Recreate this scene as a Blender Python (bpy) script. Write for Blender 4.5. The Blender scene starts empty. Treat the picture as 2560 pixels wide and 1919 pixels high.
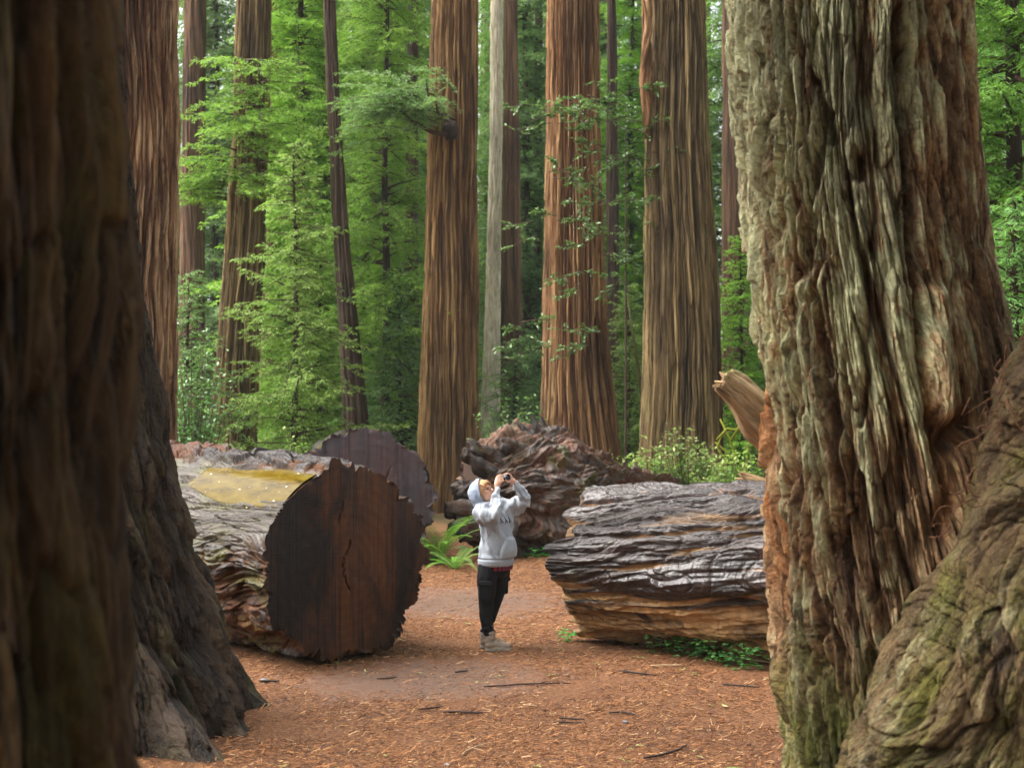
import bpy, bmesh, math, random
import numpy as np
from mathutils import Vector, Matrix, Quaternion
random.seed(7)
RNG = np.random.default_rng(11)
SC = bpy.context.scene
COL = SC.collection
PI = math.pi
F = 3555.0                       # focal length in pixels of the 2560 wide photograph
CAMH = 2.4
PITCH = math.atan((1010 - 959.5) / F)


def P(px, py, d):
    """world point seen at pixel (px, py) lying d metres in front of the camera"""
    u = (px - 1280) / F
    v = (959.5 - py) / F
    t = d / (math.cos(PITCH) - v * math.sin(PITCH))
    return Vector((u * t, d, CAMH + t * (math.sin(PITCH) + v * math.cos(PITCH))))


def gy(py):
    """distance of the ground seen at row py"""
    return F * CAMH / (py - 1010)


# ------------------------------------------------------------------ noise
_perm = np.arange(256)
np.random.default_rng(3).shuffle(_perm)
_perm = np.concatenate([_perm, _perm, _perm])
_g = np.random.default_rng(5).normal(size=(256, 3))
_g /= np.linalg.norm(_g, axis=1)[:, None]


def pn(x, y, z):
    x, y, z = np.broadcast_arrays(np.asarray(x, float), np.asarray(y, float), np.asarray(z, float))
    x, y, z = (.6743 * x - .5021 * y + .5414 * z + 11.31, .5893 * x + .8037 * y + .0118 * z + 5.77,
               -.4410 * x + .3110 * y + .8419 * z + 27.13)      # turn the lattice so its planes show nowhere
    xi, yi, zi = np.floor(x), np.floor(y), np.floor(z)
    xf, yf, zf = x - xi, y - yi, z - zi
    xi, yi, zi = xi.astype(int) & 255, yi.astype(int) & 255, zi.astype(int) & 255
    u, v, w = [t * t * t * (t * (t * 6 - 15) + 10) for t in (xf, yf, zf)]

    def gr(a, b, c):
        h = _perm[_perm[_perm[xi + a] + yi + b] + zi + c]
        g = _g[h]
        return g[..., 0] * (xf - a) + g[..., 1] * (yf - b) + g[..., 2] * (zf - c)
    x00 = gr(0, 0, 0) * (1 - u) + gr(1, 0, 0) * u
    x10 = gr(0, 1, 0) * (1 - u) + gr(1, 1, 0) * u
    x01 = gr(0, 0, 1) * (1 - u) + gr(1, 0, 1) * u
    x11 = gr(0, 1, 1) * (1 - u) + gr(1, 1, 1) * u
    return ((x00 * (1 - v) + x10 * v) * (1 - w) + (x01 * (1 - v) + x11 * v) * w) * 1.6


def fbm(x, y, z, o=4, g=0.5):
    r, a, f = 0, 1.0, 1.0
    for k in range(o):
        r = r + a * pn(x * f + 17.3 * k, y * f - 9.1 * k, z * f + 5.7 * k)
        a *= g
        f *= 2.03
    return r


def sm(a, b, x):
    t = np.clip((x - a) / (b - a), 0, 1)
    return t * t * (3 - 2 * t)


# ------------------------------------------------------------------ objects
def mesh_np(name, verts, quads, mat=None, smooth=True, attrs=None, mats=None, midx=None):
    me = bpy.data.meshes.new(name)
    verts = np.asarray(verts, np.float32)
    quads = np.asarray(quads, np.int32)
    k = quads.shape[1]
    me.vertices.add(len(verts))
    me.vertices.foreach_set('co', verts.ravel())
    me.loops.add(quads.size)
    me.loops.foreach_set('vertex_index', quads.ravel())
    me.polygons.add(len(quads))
    me.polygons.foreach_set('loop_start', np.arange(0, quads.size, k, dtype=np.int32))
    if attrs:
        for an, a in attrs.items():
            a = np.asarray(a, np.float32)
            if a.ndim == 2:
                at = me.attributes.new(an, 'FLOAT_VECTOR', 'POINT')
                at.data.foreach_set('vector', a.ravel())
            else:
                at = me.attributes.new(an, 'FLOAT', 'POINT')
                at.data.foreach_set('value', a.ravel())
    for m in (mats or ([mat] if mat else [])):
        me.materials.append(m)
    if midx is not None:
        me.polygons.foreach_set('material_index', np.asarray(midx, np.int32))
    me.update(calc_edges=True)
    me.validate()
    me.polygons.foreach_set('use_smooth', np.full(len(me.polygons), smooth))
    return me


def link(name, me, parent=None, loc=(0, 0, 0), rot=None):
    o = bpy.data.objects.new(name, me)
    COL.objects.link(o)
    o.location = loc
    if rot is not None:
        o.rotation_euler = rot
    if parent is not None:
        o.parent = parent
    return o


def tag(o, label=None, cat=None, group=None, kind=None):
    if label:
        o['label'] = label
    if cat:
        o['category'] = cat
    if group:
        o['group'] = group
    if kind:
        o['kind'] = kind
    return o


def empty(name, loc, label, cat, group=None):
    o = link(name, None, None, loc)
    o.empty_display_size = 0.3
    return tag(o, label, cat, group)


def grid_quads(nr, nc, wrap=True, flip=False):
    r = np.arange(nr - 1)[:, None]
    c = np.arange(nc if wrap else nc - 1)[None, :]
    c2 = (c + 1) % nc
    q = np.stack([r * nc + c, r * nc + c2, (r + 1) * nc + c2, (r + 1) * nc + c], -1).reshape(-1, 4)
    return q[:, ::-1] if flip else q


def tube(pts, rads, n=8, caps=True):
    """round tapered tube along a polyline -> verts, quads (caps as collapsed rings)"""
    pts = np.asarray([tuple(p) for p in pts], float)
    rads = np.asarray(rads, float)
    T = np.gradient(pts, axis=0)
    T /= np.linalg.norm(T, axis=1)[:, None] + 1e-9
    ref = np.array([0, 0, 1.0]) if abs(T[0][2]) < 0.9 else np.array([1.0, 0, 0])
    U = np.cross(T[0], ref)
    U /= np.linalg.norm(U)
    rings = []
    for i in range(len(pts)):
        U = U - T[i] * U.dot(T[i])
        U /= np.linalg.norm(U) + 1e-9
        V = np.cross(T[i], U)
        a = np.linspace(0, 2 * PI, n, endpoint=False)
        rings.append(pts[i] + rads[i] * (np.cos(a)[:, None] * U + np.sin(a)[:, None] * V))
    if caps:
        rings = [np.repeat(pts[:1], n, 0)] + rings + [np.repeat(pts[-1:], n, 0)]
    return np.concatenate(rings), grid_quads(len(rings), n)


class MB:
    """collects verts / quads of one mesh"""
    def __init__(self):
        self.v, self.q, self.n, self.m, self.at = [], [], 0, [], {}

    def add(self, v, q, mi=0, **at):
        v = np.asarray(v, float)
        self.v.append(v)
        self.q.append(np.asarray(q) + self.n)
        self.m.append(np.full(len(q), mi))
        for k, a in at.items():
            self.at.setdefault(k, []).append(np.broadcast_to(np.asarray(a, float), (len(v),)))
        self.n += len(v)
        return self

    def mesh(self, name, mats, smooth=True):
        mats = mats if isinstance(mats, list) else [mats]
        return mesh_np(name, np.concatenate(self.v), np.concatenate(self.q), None, smooth,
                       {k: np.concatenate(a) for k, a in self.at.items()}, mats, np.concatenate(self.m))

    def build(self, name, mats, parent=None, loc=(0, 0, 0), smooth=True):
        return link(name, self.mesh(name, mats, smooth), parent, loc)


# ------------------------------------------------------------------ materials
def srgb(r, g, b):
    return tuple(((c / 255) / 12.92 if c / 255 < 0.04045 else ((c / 255 + 0.055) / 1.055) ** 2.4) for c in (r, g, b)) + (1,)


class NT:
    def __init__(self, name):
        self.m = bpy.data.materials.new(name)
        self.m.use_nodes = True
        self.t = self.m.node_tree
        self.t.nodes.clear()
        self.out = self.n('ShaderNodeOutputMaterial')

    def n(self, typ, **kw):
        nd = self.t.nodes.new(typ)
        for k, v in kw.items():
            if k.startswith('_'):
                setattr(nd, k[1:], v)
            else:
                key = int(k[1:]) if k[0] == 'i' and k[1:].isdigit() else k.replace('__', ' ')
                sk = nd.inputs[key]
                if isinstance(v, bpy.types.NodeSocket):
                    self.t.links.new(v, sk)
                else:
                    sk.default_value = v
        return nd

    def attr(self, name):
        return self.n('ShaderNodeAttribute', _attribute_name=name)

    def mapped(self, vec, scale, loc=(0, 0, 0)):
        return self.n('ShaderNodeMapping', Vector=vec, Scale=scale, Location=loc).outputs[0]

    def noise(self, vec, scale, detail=4, rough=0.55, dist=0.0):
        return self.n('ShaderNodeTexNoise', Vector=vec, Scale=scale, Detail=detail, Roughness=rough, Distortion=dist).outputs['Fac']

    def ramp(self, fac, stops, interp='LINEAR'):
        r = self.n('ShaderNodeValToRGB', Fac=fac)
        r.color_ramp.interpolation = interp
        e = r.color_ramp.elements
        while len(e) < len(stops):
            e.new(0.5)
        for el, (p, c) in zip(e, stops):
            el.position = p
            el.color = c if len(c) == 4 else tuple(c) + (1,)
        return r.outputs['Color']

    def rng(self, fac, a, b, c=0.0, d=1.0):
        return self.n('ShaderNodeMapRange', Value=fac, From__Min=a, From__Max=b, To__Min=c, To__Max=d).outputs[0]

    def mix(self, fac, a, b, mode='MIX'):
        nd = self.n('ShaderNodeMix', _data_type='RGBA', _blend_type=mode)
        for i, v in ((0, fac), (6, a), (7, b)):
            if isinstance(v, bpy.types.NodeSocket):
                self.t.links.new(v, nd.inputs[i])
            else:
                nd.inputs[i].default_value = v
        return nd.outputs[2]

    def math(self, op, a, b=0.0, c=0.0):
        nd = self.n('ShaderNodeMath', _operation=op)
        for i, v in enumerate((a, b, c)):
            if isinstance(v, bpy.types.NodeSocket):
                self.t.links.new(v, nd.inputs[i])
            else:
                nd.inputs[i].default_value = v
        return nd.outputs[0]

    def bump(self, h, dist, strength=1.0, normal=None):
        nd = self.n('ShaderNodeBump', Height=h, Distance=dist, Strength=strength)
        if normal is not None:
            self.t.links.new(normal, nd.inputs['Normal'])
        return nd.outputs[0]

    def principled(self, **kw):
        b = self.n('ShaderNodeBsdfPrincipled', **kw)
        self.t.links.new(b.outputs[0], self.out.inputs[0])
        return b


def plain(name, col, rough=0.6, spec=0.5, metal=0.0, bump=None, var=0.0):
    t = NT(name)
    c = col
    tc = t.n('ShaderNodeTexCoord').outputs['Object']
    if var:
        nz = t.noise(tc, 30, 4)
        c = t.mix(t.rng(nz, .3, .7), tuple(x * (1 - var) for x in col[:3]) + (1,), tuple(min(1, x * (1 + var)) for x in col[:3]) + (1,))
    kw = {}
    if bump:
        kw['Normal'] = t.bump(t.noise(tc, bump[0], 3), bump[1])
    t.principled(Base__Color=c, Roughness=rough, Specular__IOR__Level=spec, Metallic=metal, **kw)
    return t.m


def bark_mat(name, furrow, mid, ridge, lichen=None, lich=(0.5, 0.7), moss=None, mossr=(0.55, 0.7), fine=22.0, an=0.06,
             rough=(0.75, 0.95), bump=0.012, extra=None, extra_attr=None, extra_at=(0.3, 0.7), spec=0.3, jitter=.3, crack=(.36, .44), cdark=.4, scales=None,
             hmix=.62, flake=0.0, flake_an=.3):
    """bark: 'bk' = unrolled coordinate along the fibres, 'ht' = furrow(0)..plate(1)"""
    t = NT(name)
    bk = t.attr('bk').outputs['Vector']
    ht = t.attr('ht').outputs['Fac']
    n1 = t.noise(t.mapped(bk, (1, 1, an)), fine, 7, 0.68, 0.1)
    n2 = t.noise(t.mapped(bk, (1, 1, an * 2), (3, 1, 7)), fine * 0.25, 6, 0.65, 0.15)
    n3 = t.noise(t.mapped(bk, (1, 1, 0.4), (9, 4, 2)), 1.6, 6, 0.65, 0.1)
    n4 = t.noise(t.mapped(bk, (1, 1, an * 3), (5, 8, 1)), fine * 3.0, 4, 0.7)
    n5 = t.noise(t.mapped(bk, (1, 1, an * .8), (8, 2, 6)), fine * .75, 6, 0.7, .15)
    k = t.math('ADD', t.math('MULTIPLY', ht, hmix), t.math('MULTIPLY', t.math('SUBTRACT', n1, 0.5), 1.3))
    k = t.math('ADD', k, t.math('MULTIPLY', t.math('SUBTRACT', n2, 0.5), 0.9))
    col = t.ramp(k, [(0.0, furrow), (0.3, mid), (0.62, ridge), (1.0, tuple(min(1, c * 1.3) for c in ridge[:3]) + (1,))])
    col = t.mix(t.rng(n3, .38, .68, 0, .6), col, mid)
    if extra is not None:
        ea = t.attr(extra_attr).outputs['Fac']
        fz = t.rng(t.math('ADD', ea, t.math('MULTIPLY', t.math('SUBTRACT', n2, .5), 1.6)), extra_at[0], extra_at[1])
        ec = t.mix(t.rng(n1, .3, .7), tuple(c * .5 for c in extra[:3]) + (1,), tuple(min(1, c * 1.15) for c in extra[:3]) + (1,))
        col = t.mix(fz, col, ec)
    if lichen is not None:
        nl = t.noise(t.mapped(bk, (1, 1, 0.3), (2, 7, 3)), 7.0, 9, 0.78, 0.2)
        la = t.attr('lich').outputs['Fac']
        f = t.rng(t.math('ADD', t.math('ADD', nl, la), t.math('MULTIPLY', t.math('SUBTRACT', ht, .5), .3)), lich[0], lich[1])
        lc = t.mix(t.rng(n1, .32, .68), tuple(c * .6 for c in lichen[:3]) + (1,), tuple(min(1, c * 1.15) for c in lichen[:3]) + (1,))
        col = t.mix(f, col, lc)
    if moss is not None:
        nm = t.noise(t.mapped(bk, (1, 1, 0.3), (1, 3, 8)), 3.5, 7, 0.7, 0.2)
        ma = t.attr('moss').outputs['Fac']
        f = t.rng(t.math('ADD', nm, ma), mossr[0], mossr[1])
        col = t.mix(f, col, t.mix(t.rng(n4, .3, .7), tuple(c * .5 for c in moss[:3]) + (1,), moss))
    hgt = t.math('ADD', t.math('MULTIPLY', n1, 1.0), t.math('MULTIPLY', n4, 0.3))
    ck = t.rng(n5, crack[0], crack[1])
    if scales:
        dv = t.n('ShaderNodeVectorMath', _operation='ADD', i0=t.mapped(bk, (1, 1, .55)), i1=t.n('ShaderNodeVectorMath', _operation='SCALE', i0=t.n('ShaderNodeTexNoise', Vector=bk, Scale=6.0, Detail=4.0).outputs['Color'], Scale=.16).outputs[0]).outputs[0]
        vo = t.n('ShaderNodeTexVoronoi', _feature='DISTANCE_TO_EDGE', Vector=dv, Scale=scales).outputs['Distance']
        ck = t.math('MULTIPLY', ck, t.rng(t.math('ADD', vo, t.math('MULTIPLY', t.math('SUBTRACT', n4, .5), .06)), .0, .06))
    n7 = t.noise(t.mapped(bk, (1, 1, .45), (6, 2, 3)), .9, 5, .6, .2)
    col = t.mix(1.0, col, t.ramp(n7, [(.32, (.5, .48, .47, 1)), (.48, (1, 1, 1, 1)), (.7, (1.15, 1.14, 1.1, 1))]), 'MULTIPLY')
    col = t.mix(1.0, col, t.mix(ck, (cdark, cdark * .92, cdark * .85, 1), (1, 1, 1, 1)), 'MULTIPLY')
    col = t.mix(1.0, col, t.ramp(n4, [(0.28, (1 - jitter,) * 3), (0.72, (1 + jitter,) * 3)]), 'MULTIPLY')
    hgt = t.math('ADD', hgt, t.math('MULTIPLY', ck, .7))
    col = t.mix(1.0, col, t.ramp(t.attr('pr').outputs['Fac'], [(0.0, (.68,) * 3), (.5, (1,) * 3), (1.0, (1.34,) * 3)]), 'MULTIPLY')
    nor = t.bump(hgt, bump)
    if flake:
        n6 = t.noise(t.mapped(bk, (1, 1, flake_an), (4, 4, 4)), fine * .55, 7, .66, .3)
        tr = t.math('SNAP', n6, .055)
        edge = t.math('MULTIPLY', t.math('SUBTRACT', n6, tr), 18.0)          # 0 just above a step .. 1 below the next
        nor = t.bump(t.math('ADD', t.math('MULTIPLY', tr, 9.0), t.math('MULTIPLY', edge, .12)), flake, 1.0, nor)
        col = t.mix(1.0, col, t.ramp(t.noise(t.mapped(bk, (1, 1, flake_an * 1.3), (2, 9, 4)), fine * 1.3, 6, .75), [(.3, (.62,) * 3), (.5, (1,) * 3), (.7, (1.35,) * 3)]), 'MULTIPLY')
    r = t.rng(n2, .3, .7, rough[0], rough[1])
    t.principled(Base__Color=col, Roughness=r, Specular__IOR__Level=spec, Normal=nor)
    return t.m


# ------------------------------------------------------------------ trunks and logs
def _h(a, b, k):
    x = np.sin(a * 127.1 + b * 311.7 + k * 74.7) * 43758.5453
    return x - np.floor(x)


def plates(U, Z, cu, cz, seed=0.0, per=None):
    """elongated flakes of bark: (height -1..1, distance to the flake's edge, random value of the flake)"""
    gu, gz = U / cu, Z / cz
    iu, iz = np.floor(gu), np.floor(gz)
    f1 = np.full(U.shape, 9.0)
    f2 = np.full(U.shape, 9.0)
    rv = np.zeros(U.shape)
    tl = np.zeros(U.shape)
    for di in (-1, 0, 1):
        for dj in (-1, 0, 1):
            a, b = iu + di, iz + dj
            ah = np.mod(a, per) if per else a
            du = gu - a - .1 - .8 * _h(ah, b, seed)
            dz = gz - b - _h(ah, b, seed + 1)
            dd = np.hypot(du, dz)
            nearer = dd < f1
            f2 = np.where(nearer, f1, np.minimum(f2, dd))
            rv = np.where(nearer, _h(ah, b, seed + 2), rv)
            tl = np.where(nearer, -dz + .5 * du * (_h(ah, b, seed + 3) - .5), tl)
            f1 = np.where(nearer, dd, f1)
    return (rv - .5) * 1.3 + tl * .55, f2 - f1, rv


def ridges(th, z, R0, f=5.0, an=0.1, warp=0.1, seed=0.0, a=(0.05, 0.02, 0.006), p=0.62, pl=None):
    X, Y = R0 * np.cos(th), R0 * np.sin(th)
    w = pn(X * 0.9 + seed, Y * 0.9, z * 0.35 + seed) * warp * 2.2 + pn(X * 2.6 - seed, Y * 2.6, z * 1.1) * warp
    t2 = th + w / R0
    X, Y = R0 * np.cos(t2), R0 * np.sin(t2)
    s = seed * 3.7
    n1 = pn(X * f + s, Y * f, z * f * an + s)
    n2 = pn(X * f * 2.6 - s, Y * f * 2.6, z * f * 2.6 * an)
    n3 = fbm(X * f * 6, Y * f * 6 + s, z * f * 6 * an * 1.5, 3, .6)
    d1 = np.clip(np.abs(n1) * 2.1, 0, 1) ** p
    d2 = np.clip(np.abs(n2) * 2.1, 0, 1) ** p
    n5 = pn(X * f * 6.5 + s, Y * f * 6.5 + 4, z * f * 6.5 * an * .8)
    D = a[0] * (d1 - .55) + a[1] * (d2 - .55) + a[2] * n3 - a[2] * 1.6 * np.clip(1 - np.abs(n5) * 3.2, 0, 1)
    ht = np.clip(.6 * d1 + .4 * d2, 0, 1)
    pr = np.full(D.shape, .5)
    for i, (cu, cz, amp) in enumerate(pl or ()):
        per = max(3, round(2 * PI * R0 / cu))
        u = np.mod(t2, 2 * PI) * R0 + .35 * cu * pn(X * .7 / cu, Y * .7 / cu, z * 1.2 / cz)
        h_, e_, r_ = plates(np.mod(u, 2 * PI * R0), z + .2 * cz * pn(X / cu * .5, Y / cu * .5, z / cz + 7), 2 * PI * R0 / per, cz, seed + 7 * i, per)
        D = D + amp * h_ - amp * .9 * np.exp(-e_ / .07)
        pr = pr + (r_ - .5) * (.7 if i == 0 else .4)
        ht = np.clip(ht + .25 * h_ - .35 * np.exp(-e_ / .12), 0, 1)
    ridges.pr = np.clip(pr, 0, 1)
    return D, ht, np.stack([X, Y, z], -1)


def zgrid(z0, zv, H, nv, nh):
    """rows: dense from z0 to zv (what the photo shows), sparse above"""
    return np.concatenate([np.linspace(z0, zv, nv), np.linspace(zv, H, nh + 1)[1:]]) if H > zv else np.linspace(z0, zv, nv)


def trunk_from_edges(d, edges, H=34, nt=220, nv=160, zv=None, ks=1.0, taper=0.012, seed=0.0, lobes=(), extra=None, ry=1.0,
                     zlow=-0.35, mat=None, name='trunk', attrs=None, top_cap=False, z_stop=None, xf=None, dscale=True, **rk):
    """edges: (row, left column, right column) of the silhouette in the photograph, at distance d"""
    es = []
    for (py, xl, xr) in edges:
        a = P(xl, py, d)
        al, ar = math.atan((xl - 1280) / F), math.atan((xr - 1280) / F)
        ac, hh = (al + ar) / 2, (ar - al) / 2
        cc, r_ = d * math.tan(ac), d / math.cos(ac) * math.sin(hh)      # sight lines touch the trunk
        es.append((a.z, cc - r_, cc + r_))
    es.sort()
    zz = np.array([e[0] for e in es])
    xl = np.array([e[1] for e in es])
    xr = np.array([e[2] for e in es])
    zs = zgrid(zlow, zv if zv is not None else zz[-1] + .4, H if z_stop is None else z_stop, nv, 14)
    top = np.clip(zs - zz[-1], 0, None)
    L = np.interp(zs, zz, xl) + top * taper * .5
    Rr = np.interp(zs, zz, xr) - top * taper * .5
    # smooth the silhouette
    k = np.ones(9) / 9
    if nv > 40:
        pad = lambda a: np.convolve(np.concatenate([np.full(4, a[0]), a, np.full(4, a[-1])]), k, 'valid')
        L, Rr = pad(L), pad(Rr)
    cx, rx = (L + Rr) / 2, (Rr - L) / 2
    bx = float(np.interp(0.0, zs, cx))
    R0 = float(np.interp(1.5, zs, rx))
    th = np.linspace(0, 2 * PI, nt, endpoint=False) + 0.013
    if xf:
        th = th - xf * np.sin(th + PI / 2)          # finer on the side that is seen close
    TH, Z = np.meshgrid(th, zs)
    D, ht, bk = ridges(TH, Z, R0, seed=seed, **rk)
    D = D - .6 * np.percentile(D, 92)
    RX = rx[:, None] * np.ones_like(TH)
    for (t0, wd, amp, dec) in lobes:
        dt = (TH - t0 + PI) % (2 * PI) - PI
        RX = RX + amp * np.exp(-(dt / wd) ** 2) * np.exp(-np.clip(Z, -.3, None) / dec)
    at = {}
    if extra is not None:
        D, at = extra(TH, Z, D, ht, bk, RX, cx, d)
        if 'ht' in at:
            ht = at.pop('ht')
        if 'bk' in at:
            bk = at.pop('bk')
    D = D * np.clip(RX / R0, 1, 2.2) ** .8 if dscale else D
    if top_cap:
        tf = np.sqrt(1 - np.clip((Z - (zs[-1] - .7)) / .7, 0, 1) ** 2)
        RX, D = RX * tf, D * tf
    X = cx[:, None] - bx + (RX + D) * np.cos(TH)
    Y = (RX * ry + D) * np.sin(TH)
    V = np.stack([X, Y, Z], -1).reshape(-1, 3)
    q = grid_quads(len(zs), nt)
    A = {'bk': bk.reshape(-1, 3) + seed * 2.3, 'ht': ht.ravel(), 'pr': ridges.pr.ravel()}
    for kx, vx in at.items():
        A[kx] = vx.ravel()
    me = mesh_np(name, V, q, mat, True, A)
    return me, Vector((bx, d, 0)), dict(cx=cx - bx, rx=rx, zs=zs)


def log_mesh(name, L, rad, nt, ns, mat, seed=0, end0=0.0, extra=None, **rk):
    """log along local Z from 0 to L; rad(s) radius; theta 0 = up"""
    zs = np.linspace(0, L, ns)
    th = np.linspace(0, 2 * PI, nt, endpoint=False)
    TH, Z = np.meshgrid(th, zs)
    r = rad(zs)[:, None] * np.ones_like(TH)
    D, ht, bk = ridges(TH, Z, float(rad(0.0)), seed=seed, **rk)
    at = {}
    if extra is not None:
        r, D, ht, at = extra(TH, Z, r, D, ht)
    R = r + D
    Zo = Z.copy()
    if 'zo' in at:
        Zo = Zo + at.pop('zo')
    V = np.stack([R * np.cos(TH), R * np.sin(TH), Zo], -1)
    A = {'bk': bk.reshape(-1, 3) + seed, 'ht': ht.ravel(), 'pr': ridges.pr.ravel()}
    for k, v in at.items():
        A[k] = v.ravel()
    me = mesh_np(name, V.reshape(-1, 3), grid_quads(ns, nt), mat, True, A)
    return me, V


def axis_rot(axis):
    z = Vector(axis).normalized()
    x = Vector((0, 0, 1)) - z * z.z
    x.normalize()
    y = z.cross(x)
    return Matrix((x, y, z)).transposed().to_euler()
HAZE = 0.0004
# ------------------------------------------------------------------ light, camera
SUN_EL, SUN_AZ = math.radians(55), math.radians(-84)      # azimuth from +Y towards +X
w = bpy.data.worlds.new('World')
SC.world = w
w.use_nodes = True
wt = w.node_tree
wt.nodes.clear()
sky = wt.nodes.new('ShaderNodeTexSky')
sky.sky_type = 'NISHITA'
sky.sun_disc = False
sky.sun_elevation = SUN_EL
sky.sun_rotation = SUN_AZ
sky.air_density = 1.0
sky.dust_density = 3.0
hsv = wt.nodes.new('ShaderNodeHueSaturation')
hsv.inputs['Saturation'].default_value = 0.28
bg = wt.nodes.new('ShaderNodeBackground')
bg.inputs['Strength'].default_value = 0.15
wo = wt.nodes.new('ShaderNodeOutputWorld')
wt.links.new(sky.outputs[0], hsv.inputs['Color'])
wt.links.new(hsv.outputs[0], bg.inputs['Color'])
wt.links.new(bg.outputs[0], wo.inputs['Surface'])

sl = bpy.data.lights.new('sun', 'SUN')
sl.energy = 2.2
sl.angle = math.radians(60)
sl.color = (1.0, 0.96, 0.9)
so = bpy.data.objects.new('sun', sl)
COL.objects.link(so)
sd = Vector((math.sin(SUN_AZ) * math.cos(SUN_EL), math.cos(SUN_AZ) * math.cos(SUN_EL), math.sin(SUN_EL)))
so.rotation_euler = (-sd).to_track_quat('-Z', 'Y').to_euler()
so.location = sd * 40

cam = bpy.data.cameras.new('view')
cam.sensor_width = 36
cam.lens = F / 2560 * 36
cam.clip_start = 0.05
cam.clip_end = 1000
cam.dof.use_dof = True
cam.dof.focus_distance = 12.6
cam.dof.aperture_fstop = 2.8
co = bpy.data.objects.new('view', cam)
COL.objects.link(co)
co.location = (0, 0, CAMH)
co.rotation_euler = (PI / 2 + PITCH, 0, 0)
SC.camera = co
SC.view_settings.view_transform = 'Standard'
SC.view_settings.look = 'None'
SC.view_settings.exposure = 1.88
SC.view_settings.gamma = 1
SC.cycles.use_denoising = True
SC.cycles.max_bounces = 6
SC.cycles.diffuse_bounces = 3
SC.cycles.transparent_max_bounces = 4
SC.cycles.use_adaptive_sampling = True
SC.cycles.adaptive_threshold = 0.02
SC.cycles.sample_clamp_indirect = 6

# ------------------------------------------------------------------ ground
def ground_h(x, y):
    return 0.05 * pn(x * .35, y * .35, 3.1) + 0.02 * pn(x * 1.3, y * 1.3, 8.4)


t = NT('needle_floor')
oc = t.n('ShaderNodeTexCoord').outputs['Object']
a1 = t.noise(oc, 38, 6, .7)
a2 = t.noise(oc, 5, 5, .65)
a3 = t.noise(oc, 0.55, 4, .6)
a4 = t.noise(t.mapped(oc, (1, 1, 1), (4, 9, 0)), 150, 3, .7)
c = t.ramp(a1, [(0.36, srgb(34, 22, 15)), (0.47, srgb(104, 67, 40)), (0.56, srgb(156, 106, 66)), (0.68, srgb(200, 156, 108))])
c = t.mix(t.rng(a2, .42, .7, 0, .5), c, srgb(94, 66, 48))
c = t.mix(t.rng(a3, .42, .62, 0, .5), c, srgb(84, 55, 38))
c = t.mix(t.rng(a4, .35, .65, 0, .45), c, srgb(160, 102, 56))
# trodden damp soil in the middle of the path, deeper litter to the sides
xyz = t.n('ShaderNodeSeparateXYZ', Vector=oc)
def blob(cx, cy, rx, ry):
    dx = t.math('DIVIDE', t.math('SUBTRACT', xyz.outputs[0], cx), rx)
    dy = t.math('DIVIDE', t.math('SUBTRACT', xyz.outputs[1], cy), ry)
    return t.math('SQRT', t.math('ADD', t.math('MULTIPLY', dx, dx), t.math('MULTIPLY', dy, dy)))
dist = t.math('MINIMUM', blob(-.75, 12.5, 1.3, 1.1), blob(-.6, 17.3, 1.4, 1.6))
wet = t.rng(t.math('ADD', dist, t.math('MULTIPLY', t.math('SUBTRACT', a2, .5), 2.2)), 1.0, .35)
c = t.mix(t.math('MULTIPLY', wet, .75), c, t.mix(a1, srgb(84, 64, 54), srgb(150, 122, 106)))
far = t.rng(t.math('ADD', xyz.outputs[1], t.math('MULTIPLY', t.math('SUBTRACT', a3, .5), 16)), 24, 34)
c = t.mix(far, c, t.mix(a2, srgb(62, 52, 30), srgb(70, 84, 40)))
r = t.rng(wet, 0, 1, .85, .35)
nb = t.bump(t.math('ADD', a1, t.math('MULTIPLY', a4, .5)), .03)
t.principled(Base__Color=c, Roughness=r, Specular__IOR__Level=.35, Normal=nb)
M_ground = t.m

xs = np.concatenate([-np.geomspace(200, 6.2, 16), np.linspace(-6, 6, 121), np.geomspace(6.2, 200, 16)])
ys = np.concatenate([np.linspace(-120, 1, 14), np.linspace(2, 32, 241), np.geomspace(33, 260, 18)])
XX, YY = np.meshgrid(xs, ys)
V = np.stack([XX, YY, ground_h(XX, YY)], -1).reshape(-1, 3)
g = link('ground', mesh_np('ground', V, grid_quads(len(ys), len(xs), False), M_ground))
tag(g, 'forest floor of orange brown redwood needles', kind='structure')

# loose needles and twig bits: nobody could count them
t = NT('needles')
rn = t.attr('rnd').outputs['Fac']
c = t.ramp(rn, [(0, srgb(36, 24, 17)), (0.3, srgb(96, 60, 36)), (0.62, srgb(158, 104, 60)), (.88, srgb(184, 130, 82)), (1.0, srgb(206, 172, 128))])
t.principled(Base__Color=c, Roughness=.7, Specular__IOR__Level=.3)
M_needles = t.m
N = 170000
yy = 7.5 + (RNG.random(N) ** 1.25) * 19
xx = (RNG.random(N) * 2 - 1) * (1.2 + .42 * yy * .9)
dens = pn(xx * 1.4, yy * 1.4, 0.3) + .5 * pn(xx * .5, yy * .5, 4.4)
wetm = np.minimum(((xx + .75) / 1.2) ** 2 + ((yy - 12.5) / 1.0) ** 2, ((xx + .6) / 1.3) ** 2 + ((yy - 17.3) / 1.5) ** 2)
keep = (dens > -.45 + .5 * (RNG.random(N) - .5)) & ((wetm > .8) | (RNG.random(N) < .3))
xx, yy = xx[keep], yy[keep]
N = len(xx)
an = RNG.random(N) * PI
ln = .018 + .075 * RNG.random(N) ** 2.2
wd = .0024 + .0046 * RNG.random(N) ** 2
zz = ground_h(xx, yy) + .004 + .014 * RNG.random(N)
dx, dy = np.cos(an) * ln / 2, np.sin(an) * ln / 2
px_, py_ = -np.sin(an) * wd / 2, np.cos(an) * wd / 2
tz = (RNG.random(N) - .5) * ln * .4
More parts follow.
